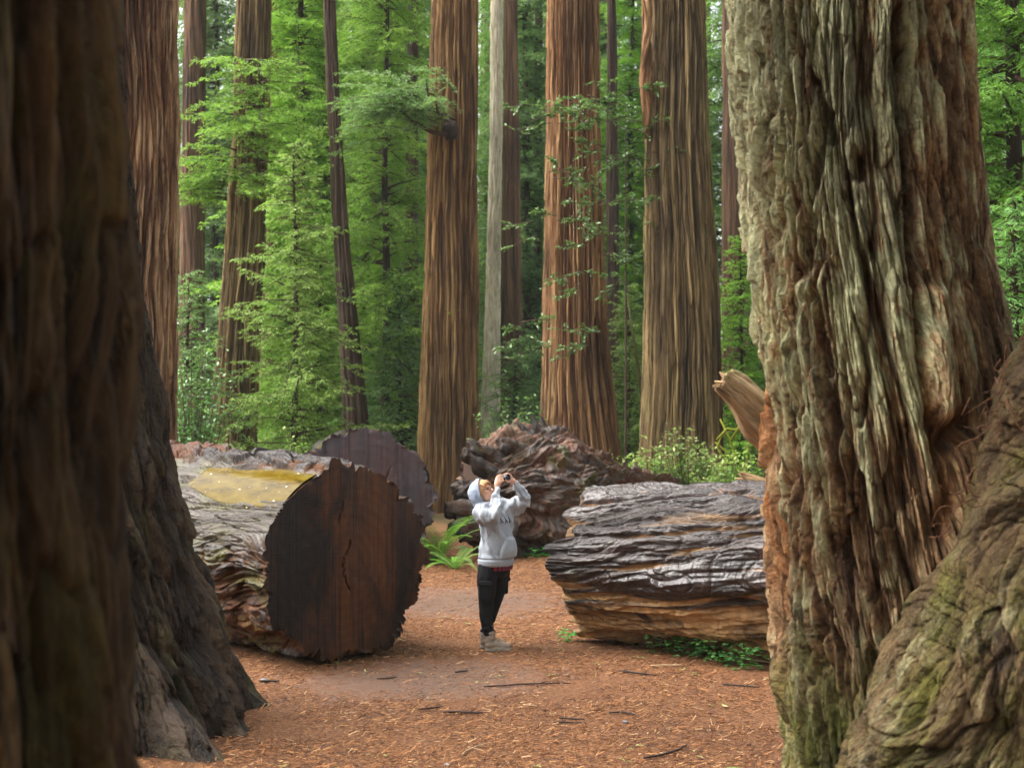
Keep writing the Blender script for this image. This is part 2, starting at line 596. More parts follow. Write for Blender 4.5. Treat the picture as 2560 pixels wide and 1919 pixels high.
V = np.stack([np.stack([xx - dx - px_, yy - dy - py_, zz - tz], -1), np.stack([xx + dx - px_, yy + dy - py_, zz + tz], -1),
              np.stack([xx + dx + px_, yy + dy + py_, zz + tz + .003], -1), np.stack([xx - dx + px_, yy - dy + py_, zz - tz + .003], -1)], 1)
o = link('needle_litter', mesh_np('needle_litter', V.reshape(-1, 3), np.arange(4 * N).reshape(-1, 4), M_needles, False,
                                  {'rnd': np.repeat(RNG.random(N), 4)}))
tag(o, 'loose reddish brown needles and twig bits strewn over the path', 'needle litter', kind='stuff')

# ------------------------------------------------------------------ damp air under the trees
hz = bpy.data.meshes.new('haze')
bmh = bmesh.new()
bmesh.ops.create_cube(bmh, size=1)
bmesh.ops.scale(bmh, vec=(420, 400, 46), verts=bmh.verts)
bmesh.ops.translate(bmh, vec=(0, 70, 21.5), verts=bmh.verts)
bmh.to_mesh(hz)
bmh.free()
th_ = NT('haze_air')
pv = th_.n('ShaderNodeVolumePrincipled', Density=HAZE)
pv.inputs['Color'].default_value = (.86, .93, .92, 1)
th_.t.links.new(pv.outputs[0], th_.out.inputs['Volume'])
hz.materials.append(th_.m)
if HAZE:
    tag(link('haze', hz), 'thin pale damp air fading the far wood', 'haze', kind='stuff')
# ------------------------------------------------------------------ bark materials
LG = srgb(170, 168, 130)
M_barkR = bark_mat('bark_lichen', srgb(84, 58, 39), srgb(142, 110, 77), srgb(174, 152, 116), lichen=LG, lich=(.47, .64),
                   moss=srgb(104, 106, 44), mossr=(.62, .84), fine=34, an=.12, bump=.03, extra=srgb(158, 100, 56), extra_attr='rust',
                   extra_at=(.35, .85), cdark=.36, crack=(.36, .43), flake=.035)
M_barkroot = bark_mat('bark_mossy_root', srgb(56, 42, 28), srgb(96, 76, 50), srgb(126, 106, 72), lichen=srgb(150, 146, 110), lich=(.60, .76),
                      moss=srgb(104, 102, 38), mossr=(.47, .68), fine=26, an=.2, bump=.03, cdark=.4, crack=(.36, .43), hmix=.5, flake=.04, flake_an=.45)
M_bark1 = bark_mat('bark_olive', srgb(18, 12, 8), srgb(50, 34, 20), srgb(82, 64, 38), moss=srgb(64, 60, 26), mossr=(.50, .72), fine=18, an=.1, bump=.03)  # colour lowered overall, standing in for the shade on the left trunk
M_bark2 = bark_mat('bark_dark_wet', srgb(36, 26, 19), srgb(62, 47, 35), srgb(84, 68, 52), moss=srgb(70, 68, 32), mossr=(.54, .72), fine=26, an=.2,
                   rough=(.4, .8), bump=.04, spec=.3, crack=(.36, .45), flake=.02)
M_bark3 = bark_mat('bark_weathered', srgb(66, 42, 29), srgb(120, 86, 60), srgb(186, 158, 120), fine=30, an=.03, bump=.03, crack=(.38, .48))
M_redwood = bark_mat('bark_red', srgb(70, 48, 31), srgb(122, 90, 57), srgb(164, 132, 87), fine=18, an=.02, bump=.05, moss=srgb(118, 128, 30), mossr=(.62, .74), crack=(.40, .45), cdark=.5)
M_redwood2 = bark_mat('bark_orange', srgb(78, 50, 33), srgb(132, 94, 62), srgb(174, 140, 98), fine=18, an=.02, bump=.05, crack=(.40, .45), cdark=.5)
M_brown = bark_mat('bark_brown', srgb(62, 48, 32), srgb(108, 88, 58), srgb(150, 128, 88), fine=18, an=.02, bump=.05, moss=srgb(112, 126, 26), mossr=(.6, .72),
                   extra=srgb(26, 24, 24), extra_attr='char', extra_at=(.45, .7), crack=(.40, .45), cdark=.5)
M_grey = bark_mat('bark_pale', srgb(150, 134, 108), srgb(202, 190, 164), srgb(230, 220, 200), fine=30, an=.12, bump=.012, cdark=.6)
M_dark = bark_mat('bark_shaded', srgb(40, 31, 25), srgb(72, 56, 45), srgb(96, 80, 64), fine=16, an=.05, bump=.03)  # leaning trunk's shade is put into this colour; other dark barks share it
M_farred = bark_mat('bark_far', srgb(56, 40, 31), srgb(94, 68, 50), srgb(126, 98, 74), fine=14, an=.03, bump=.03, crack=(.40, .45), cdark=.5)
M_twig = plain('twig', srgb(74, 58, 44), .8, .3, var=.2)
M_mosstwig = plain('mossy_twig', srgb(130, 134, 44), .9, .2, var=.3)


def tree(label, d, edges, mat, name='redwood_tree', cat='tree', group=None, **kw):
    me, loc, info = trunk_from_edges(d, edges, mat=mat, **kw)
    root = empty(name, loc, label, cat, group)
    link('trunk', me, root)
    return root, info


def E(k, *rows):       # rows given on the 2212 wide view
    return [(a * 1.15732, b * 1.15732, c * 1.15732) for a, b, c in rows]


BIG = dict(f=5.6, an=.03, warp=.032, a=(.060, .040, .012), nt=600, nv=150, xf=.35, pl=((.075, 1.1, .020),))
TREES = {}
# the great lichen covered trunk on the right ---------------------------------------------------
def strokes(TH, Z, cx, RX, d, items):
    """furrows and ridges laid along polylines given in photo pixels (2212 view); returns the added depth"""
    # world x, z of each surface point as seen from the front half
    D = np.zeros_like(TH)
    wx = cx[:, None] + RX * np.cos(TH)
    yy = d + RX * np.sin(TH)
    px = (1280 + wx / yy * F) / 1.15732
    py = (1010 - (Z - CAMH) / yy * F) / 1.15732
    px = px + 9 * pn(Z * 3.1, TH * 3, 1.7) + 4 * pn(Z * 11, TH * 9, 4.1)
    front = sm(.25, -.1, np.sin(TH))
    for pts, wdt, dep in items:
        best = np.full(TH.shape, 1e9)
        for (x0, y0), (x1, y1) in zip(pts[:-1], pts[1:]):
            vx, vy = x1 - x0, y1 - y0
            t = np.clip(((px - x0) * vx + (py - y0) * vy) / (vx * vx + vy * vy + 1e-6), 0, 1)
            best = np.minimum(best, np.hypot(px - x0 - t * vx, py - y0 - t * vy))
        D += dep * np.exp(-(best / wdt) ** 2) * front
    return D, px, py


R_STROKES = [
    ([(1650, 0), (1668, 120), (1645, 260), (1652, 340)], 7, -.05),
    ([(1762, 165), (1785, 230), (1800, 300)], 9, -.09),
    ([(1785, 240), (1755, 380), (1740, 480), (1722, 590)], 15, -.10),
    ([(1755, 470), (1770, 560), (1745, 640)], 10, -.08),
    ([(1862, 340), (1862, 375)], 15, -.14),
    ([(1835, 300), (1840, 380), (1850, 430)], 12, -.05),
    ([(1955, 10), (1968, 70), (1985, 130)], 12, -.12),
    ([(1958, 210), (1968, 340), (1978, 480), (1985, 620)], 9, -.09),
    ([(1985, 640), (2000, 800), (2012, 900)], 9, -.08),
    ([(1880, 520), (1872, 640), (1880, 780), (1862, 920)], 7, -.07),
    ([(1835, 420), (1870, 560), (1890, 700)], 7, -.05),
    ([(1690, 700), (1715, 800), (1700, 930), (1690, 1080)], 6, -.05),
    ([(1660, 880), (1672, 1000), (1668, 1200), (1680, 1400)], 9, -.05),
    ([(1770, 1060), (1790, 1180), (1785, 1330)], 6, -.05),
    ([(1830, 780), (1838, 960), (1830, 1100)], 6, -.05),
    ([(1955, 920), (1950, 1030), (1960, 1100)], 12, -.08),
    ([(2025, 920), (2060, 960), (2090, 920)], 26, -.17),
    ([(2040, 980), (2060, 1060), (2040, 1150)], 26, -.12),
    ([(1740, 1250), (1760, 1350), (1740, 1480)], 8, -.06),
    ([(1700, 300), (1690, 420), (1660, 520)], 6, -.04),
    ([(2062, 0), (2070, 300), (2085, 600)], 5, -.03),
    ([(2105, 200), (2125, 480), (2150, 700)], 4, -.03),
    ([(1625, 640), (1640, 760), (1630, 880)], 7, -.04),
    # ridges
    ([(1910, 380), (1918, 560), (1925, 740), (1905, 980), (1890, 1200)], 24, .05),
    ([(2035, 640), (2040, 780), (2045, 890)], 26, .10),
    ([(1825, 0), (1840, 180), (1860, 300)], 26, .03),
    ([(1700, 640), (1760, 820), (1780, 1000)], 22, .035),
    ([(1845, 640), (1850, 800), (1810, 1000)], 14, .03),
]


def extraR(TH, Z, D, ht, bk, RX, cx, d):
    S, px, py = strokes(TH, Z, cx, RX, d, R_STROKES)
    big = pn(np.cos(TH) * 1.7, np.sin(TH) * 1.7, Z * .35 + 4) * .05
    # the weathered left half is flaky and deeply broken, the right half smoother
    right = sm(1960, 2040, px) * sm(.2, -.1, np.sin(TH))
    fl = pn(bk[..., 0] * 9, bk[..., 1] * 9, bk[..., 2] * 2.6)
    chip = np.where(fl > .12, .022, 0) + np.where(pn(bk[..., 0] * 5.5 + 3, bk[..., 1] * 5.5, bk[..., 2] * 1.3) > .28, -.05, 0)
    fine = fbm(bk[..., 0] * 26, bk[..., 1] * 26, bk[..., 2] * 4, 3, .65) * .007
    gap = np.clip(1 - np.abs(pn(bk[..., 0] * 11, bk[..., 1] * 11 + 2, bk[..., 2] * 1.5)) * 5, 0, 1)
    gap2 = np.clip(1 - np.abs(pn(bk[..., 0] * 24, bk[..., 1] * 24 + 2, bk[..., 2] * 2.6)) * 3.5, 0, 1)
    fine = fine - .045 * gap - .016 * gap2
    D2 = D * (1 - .55 * right) + S + big + chip * (1 - .85 * right) + fine
    rust = .05 + .85 * sm(1690, 1630, px) * sm(760, 900, py) + .22 * sm(.0, -.09, S) + .22 * right
    lich = .04 + .11 * sm(1200, 300, py) - .14 * right - .05 * sm(700, 1100, py) - .3 * sm(1690, 1640, px) * sm(760, 900, py)
    moss = .26 * sm(1200, 1600, py) + .0 * px
    h2 = np.clip(ht + S * 5 + chip * 6, 0, 1)
    return D2, {'rust': rust, 'lich': lich, 'moss': moss, 'ht': h2}


edR = E(0, (-60, 1575, 2112), (0, 1577, 2115), (200, 1585, 2128), (400, 1591, 2146), (560, 1602, 2164), (700, 1616, 2190), (800, 1625, 2215),
        (900, 1640, 2240), (1000, 1645, 2262), (1150, 1650, 2300), (1300, 1655, 2340), (1450, 1668, 2390), (1650, 1692, 2450), (1900, 1700, 2500))
rt, infR = tree('massive old redwood with grey green lichen on its furrowed bark beside the wet fallen log', 8.0, edR, M_barkR, nt=1000, nv=900, zv=5.6, xf=.55, f=3.8, an=.10, warp=.06,
                a=(.075, .05, .009), pl=((.065, .6, .020), (.020, .16, .006)), ry=.95, extra=extraR, seed=2.0, H=40, p=.7)
TREES['R'] = rt


def extraroot(TH, Z, D, ht, bk, RX, cx, d):
    # the fibres run up along the lean of the buttress
    x = cx[:, None] + RX * np.cos(TH)
    y = RX * .62 * np.sin(TH)
    A = .5 * x + .866 * Z
    U = .866 * x - .5 * Z + .25 * pn(x * 1.1, y * 1.1, Z * 1.1)
    ring = TH * 1.0
    rid = np.clip(np.abs(pn(U * 3.2, y * 3.2, A * .6)) * 2.1, 0, 1) ** .6
    rid2 = np.clip(np.abs(pn(U * 8, y * 8, A * 1.8)) * 2.1, 0, 1) ** .6
    h_, e_, r_ = plates(U + y * .7 + .03 * pn(x * 7, y * 7, Z * 7), A + .06 * pn(x * 4, y * 4, Z * 4 + 3), .075, .38, 3.0)
    h2_, e2_, r2_ = plates(U + y * .7 + .012 * pn(x * 16, y * 16, Z * 16), A, .028, .13, 8.0)
    ridges.pr = np.clip(.5 + .6 * (r_ - .5) + .4 * (r2_ - .5), 0, 1)
    D2 = .045 * (rid - .5) + .03 * (rid2 - .5) + .07 * fbm(x * 1.8, y * 1.8, Z * 1.8, 3) + .024 * h_ - .018 * np.exp(-e_ / .07) + .007 * h2_ - .007 * np.exp(-e2_ / .12) + .008 * fbm(x * 22, y * 22, Z * 12, 3, .6)
    h3 = np.clip(.35 + .45 * rid + .2 * h_ - .3 * np.exp(-e_ / .12), 0, 1)
    return D2, {'moss': .10 * sm(2.4, .8, Z) - .06, 'lich': .0 * Z + .02, 'ht': h3, 'bk': np.stack([U, y, A], -1)}


edroot = E(0, (560, 2290, 2450), (700, 2235, 2520), (860, 2155, 2560), (1000, 2105, 2600), (1170, 2050, 2680), (1300, 1975, 2760), (1420, 1895, 2800), (1560, 1838, 2850), (1660, 1790, 2900), (1900, 1700, 3000))
mr, lr, ir = trunk_from_edges(7.2, edroot, nt=700, nv=520, zv=3.4, z_stop=3.4, top_cap=True, xf=.5, mat=M_barkroot, f=2.4, an=.25, warp=.2, a=(.10, .05, .010), seed=5.1, ry=.62, extra=extraroot)
o = link('root_buttress', mr, rt, lr - rt.location)
o['label'] = 'mossy cracked root buttress'

mb = MB()
rg = np.random.default_rng(12)
for k in range(45):
    f_ = rg.random()
    x0, y0 = 2200 - 150 * f_ + rg.normal(0, 16), 720 + 420 * f_ + rg.normal(0, 45)
    p0 = P(x0 * 1.157, y0 * 1.157, 6.98 + .1 * rg.random() - .12 * f_)
    dv = np.array([rg.normal(-.35, .5), rg.normal(-.15, .2), rg.normal(-.75, .5)])
    dv = dv / np.linalg.norm(dv) * rg.uniform(.05, .22)
    cv = rg.normal(0, .03, 3)
    tt_ = np.linspace(0, 1, 6)[:, None]
    v, q = tube(np.array(p0) + tt_ * dv + np.sin(tt_ * PI) * cv, np.linspace(1, .4, 6) * rg.uniform(.002, .0055), 5)
    mb.add(v - np.array(rt.location), q, 0, rnd=rg.uniform(.2, .9))
M_rootlet = plain('rootlets', srgb(84, 55, 37), .85, .2, var=.35)
o = mb.build('rootlets', M_rootlet, rt)
o['kind'] = 'stuff'

# blurred trunk cropped by the left edge ----------------------------------------------------------
def extra1(TH, Z, D, ht, bk, RX, cx, d):
    return D + .03 * pn(np.cos(TH) * 3, np.sin(TH) * 3, Z * .8), {'moss': .08 * pn(np.cos(TH) * 2, np.sin(TH) * 2, Z * .7) + .03}


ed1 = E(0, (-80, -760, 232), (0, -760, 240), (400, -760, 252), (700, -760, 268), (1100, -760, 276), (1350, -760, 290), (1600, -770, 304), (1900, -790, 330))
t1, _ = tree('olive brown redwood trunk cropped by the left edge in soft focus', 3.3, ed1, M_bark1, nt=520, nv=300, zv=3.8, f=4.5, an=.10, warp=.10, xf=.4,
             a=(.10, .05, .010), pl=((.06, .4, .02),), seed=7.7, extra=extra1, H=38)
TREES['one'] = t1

# dark wet trunk with spreading roots ---------------------------------------------------------------
def extra2(TH, Z, D, ht, bk, RX, cx, d):
    b = bk
    knob = np.abs(pn(b[..., 0] * 4 + 1, b[..., 1] * 4, b[..., 2] * 2.2)) * .10 * sm(3.4, 1.5, Z)
    return D + knob - .06, {'moss': .05 + .06 * pn(np.cos(TH) * 3, np.sin(TH) * 3, Z * .5)}


ed2 = E(0, (-60, -150, 262), (0, -150, 270), (150, -155, 288), (300, -160, 302), (450, -165, 315), (600, -170, 328), (750, -175, 346), (830, -180, 364), (950, -185, 378), (1080, -190, 400),
        (1200, -200, 432), (1300, -210, 462), (1400, -220, 490), (1480, -230, 512), (1545, -240, 530), (1600, -250, 540))
t2, _ = tree('dark wet redwood with spreading roots between the cropped left trunk and the sawn log', 10.9, ed2, M_bark2, nt=640, nv=420, zv=6.2, f=3.4, an=.09, warp=.10, xf=.4,
             a=(.14, .06, .014), pl=((.07, .4, .022), (.025, .12, .008)), seed=3.3, extra=extra2, H=38,
             lobes=[(-.28, .16, .28, .42), (-.72, .17, .62, .36), (-1.1, .14, .35, .4), (-1.5, .2, .5, .4), (-2.1, .2, .45, .5), (.5, .2, .3, .5), (1.6, .25, .4, .5), (2.6, .25, .4, .5)])
TREES['two'] = t2

# weathered reddish trunk behind the left log --------------------------------------------------------
ed3 = E(0, (0, 130, 385), (400, 128, 383), (700, 125, 379), (950, 120, 380), (1100, 110, 390))
tree('reddish trunk with pale weathered ridges standing behind the dark rooted redwood', 21.5, ed3, M_bark3, f=6, an=.035, warp=.06, a=(.10, .06, .012), pl=((.06, 1.2, .02),), nt=620, nv=240, seed=9.1, p=.8)

# the ranks of redwoods behind -------------------------------------------------------------------------
def with_moss(base, zt, ch=None):
    def fn(TH, Z, D, ht, bk, RX, cx, d):
        at = {'moss': np.where(np.sin(TH) < .3, base, -.3) * sm(zt, .4, Z) - .2 * sm(zt * .8, zt * 1.5, Z)}
        if ch:
            at['char'] = .75 * np.exp(-((TH - 2 * PI + .1) / .32) ** 2) * sm(9.5, 7, Z) + 0 * Z
        return D, at
    return fn


edA = E(0, (0, 510, 585), (300, 499, 578), (500, 487, 572), (700, 471, 562), (950, 452, 556), (1090, 440, 562))
trA, _ = tree('grey brown redwood with green sprouts, rising behind the left sawn log', 33, edA, M_brown, seed=1.1, extra=with_moss(-.2, 2), **BIG)
edB = E(0, (0, 931, 1032), (300, 925, 1032), (500, 918, 1031), (800, 910, 1034), (1000, 904, 1038), (1130, 890, 1050))
trB, _ = tree('straight redwood with a dark burl and leafy limb, directly behind the hooded person', 32, edB, M_redwood, seed=4.2, extra=with_moss(-.3, 2), **BIG)
edC = E(0, (0, 1059, 1086), (300, 1058, 1085), (500, 1052, 1082), (700, 1046, 1081), (980, 1035, 1080), (1100, 1030, 1084))
trC, _ = tree('slender pale grey trunk next to the burled redwood', 36, edC, M_grey, name='pale_trunked_tree', seed=2.6, f=9, an=.2, warp=.05, a=(.02, .012, .004), nt=200, nv=160)
edD = E(0, (0, 1181, 1293), (300, 1179, 1298), (600, 1176, 1306), (800, 1171, 1319), (1000, 1164, 1342), (1100, 1152, 1358))
trD, _ = tree('orange brown redwood with fluted base above the root end of the fallen log', 30, edD, M_redwood2, seed=6.4, **BIG)
edE = E(0, (0, 1409, 1524), (300, 1396, 1533), (600, 1392, 1552), (850, 1388, 1561), (1000, 1378, 1566), (1100, 1368, 1574))
trE, _ = tree('broad brown redwood with charred right edge and moss at its foot', 28, edE, M_brown, seed=8.3, extra=with_moss(.14, 2.6, True), **BIG)
MID = dict(f=5, an=.05, warp=.05, a=(.05, .02, .006), nt=140, nv=70)
edF = E(0, (0, 1312, 1333), (950, 1308, 1341), (1100, 1304, 1345))
tree('thin dark grey trunk just right of the orange fluted redwood', 36, edF, M_dark, name='slender_tree', seed=1.4, **MID)
edG = E(0, (0, 1562, 1600), (950, 1560, 1622), (1100, 1556, 1630))
tree('reddish trunk glimpsed between the charred redwood and the great lichened trunk', 41, edG, M_farred, seed=2.4, **MID)
edH = E(0, (0, 395, 443), (600, 387, 441), (950, 380, 446), (1100, 376, 452))
tree('reddish brown redwood half hidden by leaves, left of the sprouting grey redwood', 40, edH, M_farred, seed=3.4, **MID)
edI = E(0, (0, 697, 723), (300, 709, 738), (500, 718, 752), (700, 730, 776), (950, 741, 801), (1100, 746, 815))
tree('dark leaning trunk amid bright foliage above the far sawn disc', 32, edI, M_dark, name='leaning_tree', seed=4.4, **MID)
edJ = E(0, (0, 688, 716), (400, 683, 720), (950, 675, 716), (1100, 672, 720))
tree('shadowy trunk close beside the dark leaning tree', 37, edJ, M_dark, name='slender_tree', seed=5.4, **MID)
edK = E(0, (0, 1088, 1118), (900, 1080, 1130), (1100, 1078, 1134))
tree('brown trunk behind the slender pale grey trunk', 40, edK, M_farred, seed=6.6, **MID)
edL = E(0, (0, 575, 604), (600, 566, 606), (950, 558, 612), (1100, 555, 616))
tree('dim brown trunk behind the sprouting grey redwood', 38, edL, M_farred, seed=7.4, **MID)
edM = E(0, (0, 880, 902), (750, 872, 905), (1000, 866, 908))
tree('dark trunk in the leaves left of the burled redwood', 37, edM, M_dark, name='slender_tree', seed=8.4, **MID)
edN = E(0, (0, 1155, 1172), (800, 1150, 1172), (1100, 1146, 1174))
tree('dark sliver of trunk along the left side of the orange fluted redwood', 45, edN, M_dark, name='slender_tree', seed=9.4, **MID)
edO = E(0, (0, 2140, 2168), (600, 2134, 2170), (1100, 2128, 2178))
tree('distant dim trunk to the right of the great lichened trunk', 46, edO, M_farred, seed=1.9, **MID)
# mossy sapling
pts = [P(1632, 1240, 31), P(1612, 1040, 31), P(1592, 900, 31), P(1580, 820, 31.2), P(1568, 740, 31.4)]
pts[0].z = -.1
v, q = tube(pts, [.06, .05, .04, .03, .012], 8)
rt_ = empty('mossy_sapling', (pts[0].x, 31, 0), 'thin moss covered sapling bowing left in front of the charred redwood', 'sapling')
MB().add(v - np.array([pts[0].x, 31, 0]), q).build('trunk', plain('mossy_bark', srgb(84, 86, 44), .9, .2, var=.4), rt_)
# split slab of bark standing against the charred redwood
m_ = trunk_from_edges(27.6, E(0, (-80, 1384, 1412), (0, 1381, 1410), (200, 1384, 1408), (300, 1390, 1404)), nt=60, nv=60, zlow=P(0, 300 * 1.157, 27.6).z, z_stop=14.5,
                      mat=M_redwood2, f=7, an=.05, warp=.1, a=(.05, .03, .01), seed=3.9)
link('bark_slab', m_[0], trE, m_[1] - trE.location)
# ------------------------------------------------------------------ fallen logs
def log_mat(name, lo, mid, hi, hi2, fine=14, an=.06, bump=.03, wet=(.42, .8), moss=None, mossr=(.6, .75), pale=None, litter=None, spec=.45, cut=(.30, .62)):
    """lo: bare fibrous wood low in the furrows, hi: wet bark plates"""
    t = NT(name)
    bk = t.attr('bk').outputs['Vector']
    ht = t.attr('ht').outputs['Fac']
    n1 = t.noise(t.mapped(bk, (1, 1, an)), fine, 6, .62, .4)
    n2 = t.noise(t.mapped(bk, (1, 1, an * 3), (3, 2, 5)), fine * .35, 5, .62, .7)
    n4 = t.noise(t.mapped(bk, (1, 1, an * 4), (5, 8, 1)), fine * 4, 3, .6)
    bare = t.attr('bare').outputs['Fac']
    k = t.math('ADD', t.math('ADD', ht, t.math('MULTIPLY', t.math('SUBTRACT', n2, .5), .5)), t.math('MULTIPLY', bare, -1.0))
    plate = t.rng(k, cut[0], cut[1])
    cw = t.ramp(t.math('ADD', t.math('MULTIPLY', n1, .75), t.math('MULTIPLY', n2, .35)), [(.40, lo), (.53, mid), (.70, tuple(min(1, c * 1.45) for c in mid[:3]) + (1,))])
    cb = t.ramp(n1, [(.3, hi), (.68, hi2)])
    c = t.mix(plate, cw, cb)
    c = t.mix(1.0, c, t.ramp(n4, [(.28, (.66,) * 3), (.72, (1.34,) * 3)]), 'MULTIPLY')
    c = t.mix(1.0, c, t.ramp(t.attr('pr').outputs['Fac'], [(0, (.66,) * 3), (.5, (1,) * 3), (1, (1.36,) * 3)]), 'MULTIPLY')
    r = t.rng(t.math('ADD', plate, t.math('MULTIPLY', t.math('SUBTRACT', n4, .5), .6)), 0, 1, wet[1], wet[0])
    if pale is not None:
        pa = t.attr('pale').outputs['Fac']
        pc = t.ramp(n1, [(.32, tuple(x * .35 for x in pale[:3]) + (1,)), (.5, pale), (.7, tuple(min(1, x * 1.5) for x in pale[:3]) + (1,))])
        pc = t.mix(t.rng(n2, .5, .72, 0, .6), pc, srgb(112, 112, 56))
        c = t.mix(pa, c, pc)
        r = t.mix(pa, r, t.rng(n4, .3, .7, .22, .5))
    if moss is not None:
        nm = t.noise(t.mapped(bk, (1, 1, .3), (1, 3, 8)), 4, 6, .65, .4)
        f = t.rng(t.math('ADD', nm, t.attr('moss').outputs['Fac']), mossr[0], mossr[1])
        c = t.mix(f, c, t.mix(t.rng(n4, .3, .7), tuple(x * .45 for x in moss[:3]) + (1,), moss))
        r = t.math('MAXIMUM', r, t.math('MULTIPLY', f, .7))
    if litter is not None:
        la = t.attr('litter').outputs['Fac']
        nl = t.noise(t.mapped(bk, (1, 1, .5), (7, 3, 8)), 9, 6, .7)
        f = t.rng(t.math('ADD', nl, la), .72, .9)
        c = t.mix(f, c, t.mix(t.rng(n4, .35, .65), srgb(70, 40, 28), litter))
        r = t.math('MAXIMUM', r, t.math('MULTIPLY', f, .8))
    n6 = t.noise(t.mapped(bk, (1, 1, .3), (4, 4, 4)), fine * .8, 7, .66, .3)
    tr = t.math('SNAP', n6, .06)
    nor = t.bump(t.math('ADD', n1, t.math('MULTIPLY', n4, .6)), bump)
    nor = t.bump(t.math('MULTIPLY', tr, 8.0), .03, 1.0, nor)
    t.principled(Base__Color=c, Roughness=r, Specular__IOR__Level=spec, Normal=nor)
    return t.m


M_log1 = log_mat('log_bark_wet', srgb(24, 15, 9), srgb(80, 48, 21), srgb(28, 21, 18), srgb(52, 41, 36), fine=12, an=.08, bump=.03, pale=srgb(88, 80, 72),
                 moss=srgb(104, 100, 34), mossr=(.60, .78), litter=srgb(98, 66, 47), cut=(.22, .5), spec=.25)
M_log2 = log_mat('log_bark_plates', srgb(54, 35, 20), srgb(156, 120, 78), srgb(32, 24, 21), srgb(60, 46, 41), fine=12, an=.07, bump=.03,
                 moss=srgb(98, 100, 34), mossr=(.62, .78), litter=srgb(150, 92, 56), cut=(.28, .5), wet=(.30, .8))
M_log3 = log_mat('log_root_wood', srgb(44, 31, 23), srgb(94, 66, 48), srgb(46, 37, 33), srgb(92, 78, 70), fine=9, an=.2, bump=.04,
                 moss=srgb(96, 100, 36), mossr=(.62, .78), litter=srgb(116, 74, 52), cut=(.25, .55))


def cut_mat(name, dark, mid, warm, grain, sc=1.0, rings=60.0, coat=0.0, wam=1.0):
    """sawn face: local X is up, so rain streaks run along X"""
    t = NT(name)
    oc = t.n('ShaderNodeTexCoord').outputs['Object']
    s1 = t.noise(t.mapped(oc, (.16, 2.6, 1)), 3.4, 8, .68, .25)
    s2 = t.noise(t.mapped(oc, (.10, 4, 1), (2, 3, 4)), 5, 8, .7, .3)
    p1 = t.noise(t.mapped(oc, (.5, 1, 1), (5, 1, 4)), 1.7, 4, .6, .5)
    sp = t.n('ShaderNodeSeparateXYZ', Vector=oc)
    rr = t.math('SQRT', t.math('ADD', t.math('POWER', sp.outputs[0], 2.0), t.math('POWER', sp.outputs[1], 2.0)))
    rr = t.math('ADD', rr, t.math('MULTIPLY', t.noise(oc, 3, 4), .08))
    ring = t.math('SINE', t.math('MULTIPLY', rr, rings))
    sawm = t.noise(t.mapped(oc, (6, .35, 1), (1, 1, 1)), 14, 3, .6)
    c = t.mix(t.rng(s1, .36, .66), dark, mid)
    c = t.mix(t.math('MULTIPLY', t.rng(p1, .42, .60), t.rng(s1, .34, .50, .05, wam)), c, warm)
    c = t.mix(t.rng(s2, .52, .64, 0, .88), c, tuple(x * .3 for x in dark[:3]) + (1,))
    c = t.mix(t.math('MULTIPLY', t.rng(ring, -1, 1), .22), c, grain)
    c = t.mix(1.0, c, t.ramp(sawm, [(.3, (.93,) * 3), (.7, (1.07,) * 3)]), 'MULTIPLY')
    h = t.math('ADD', t.math('MULTIPLY', sawm, .5), t.math('ADD', t.math('MULTIPLY', ring, .06), s2))
    t.principled(Base__Color=c, Roughness=t.rng(s1, .3, .7, .45, .8), Specular__IOR__Level=.35, Normal=t.bump(h, .008))
    return t.m


M_cut1 = cut_mat('sawn_wood_dark', srgb(14, 10, 8), srgb(36, 23, 15), srgb(96, 55, 22), srgb(40, 24, 16), rings=70)
M_cut2 = cut_mat('sawn_wood_grey', srgb(46, 42, 46), srgb(74, 67, 72), srgb(84, 58, 55), srgb(48, 41, 45), rings=44, wam=.8)
M_crack = plain('wood_crack', srgb(16, 10, 8), .9, .1)


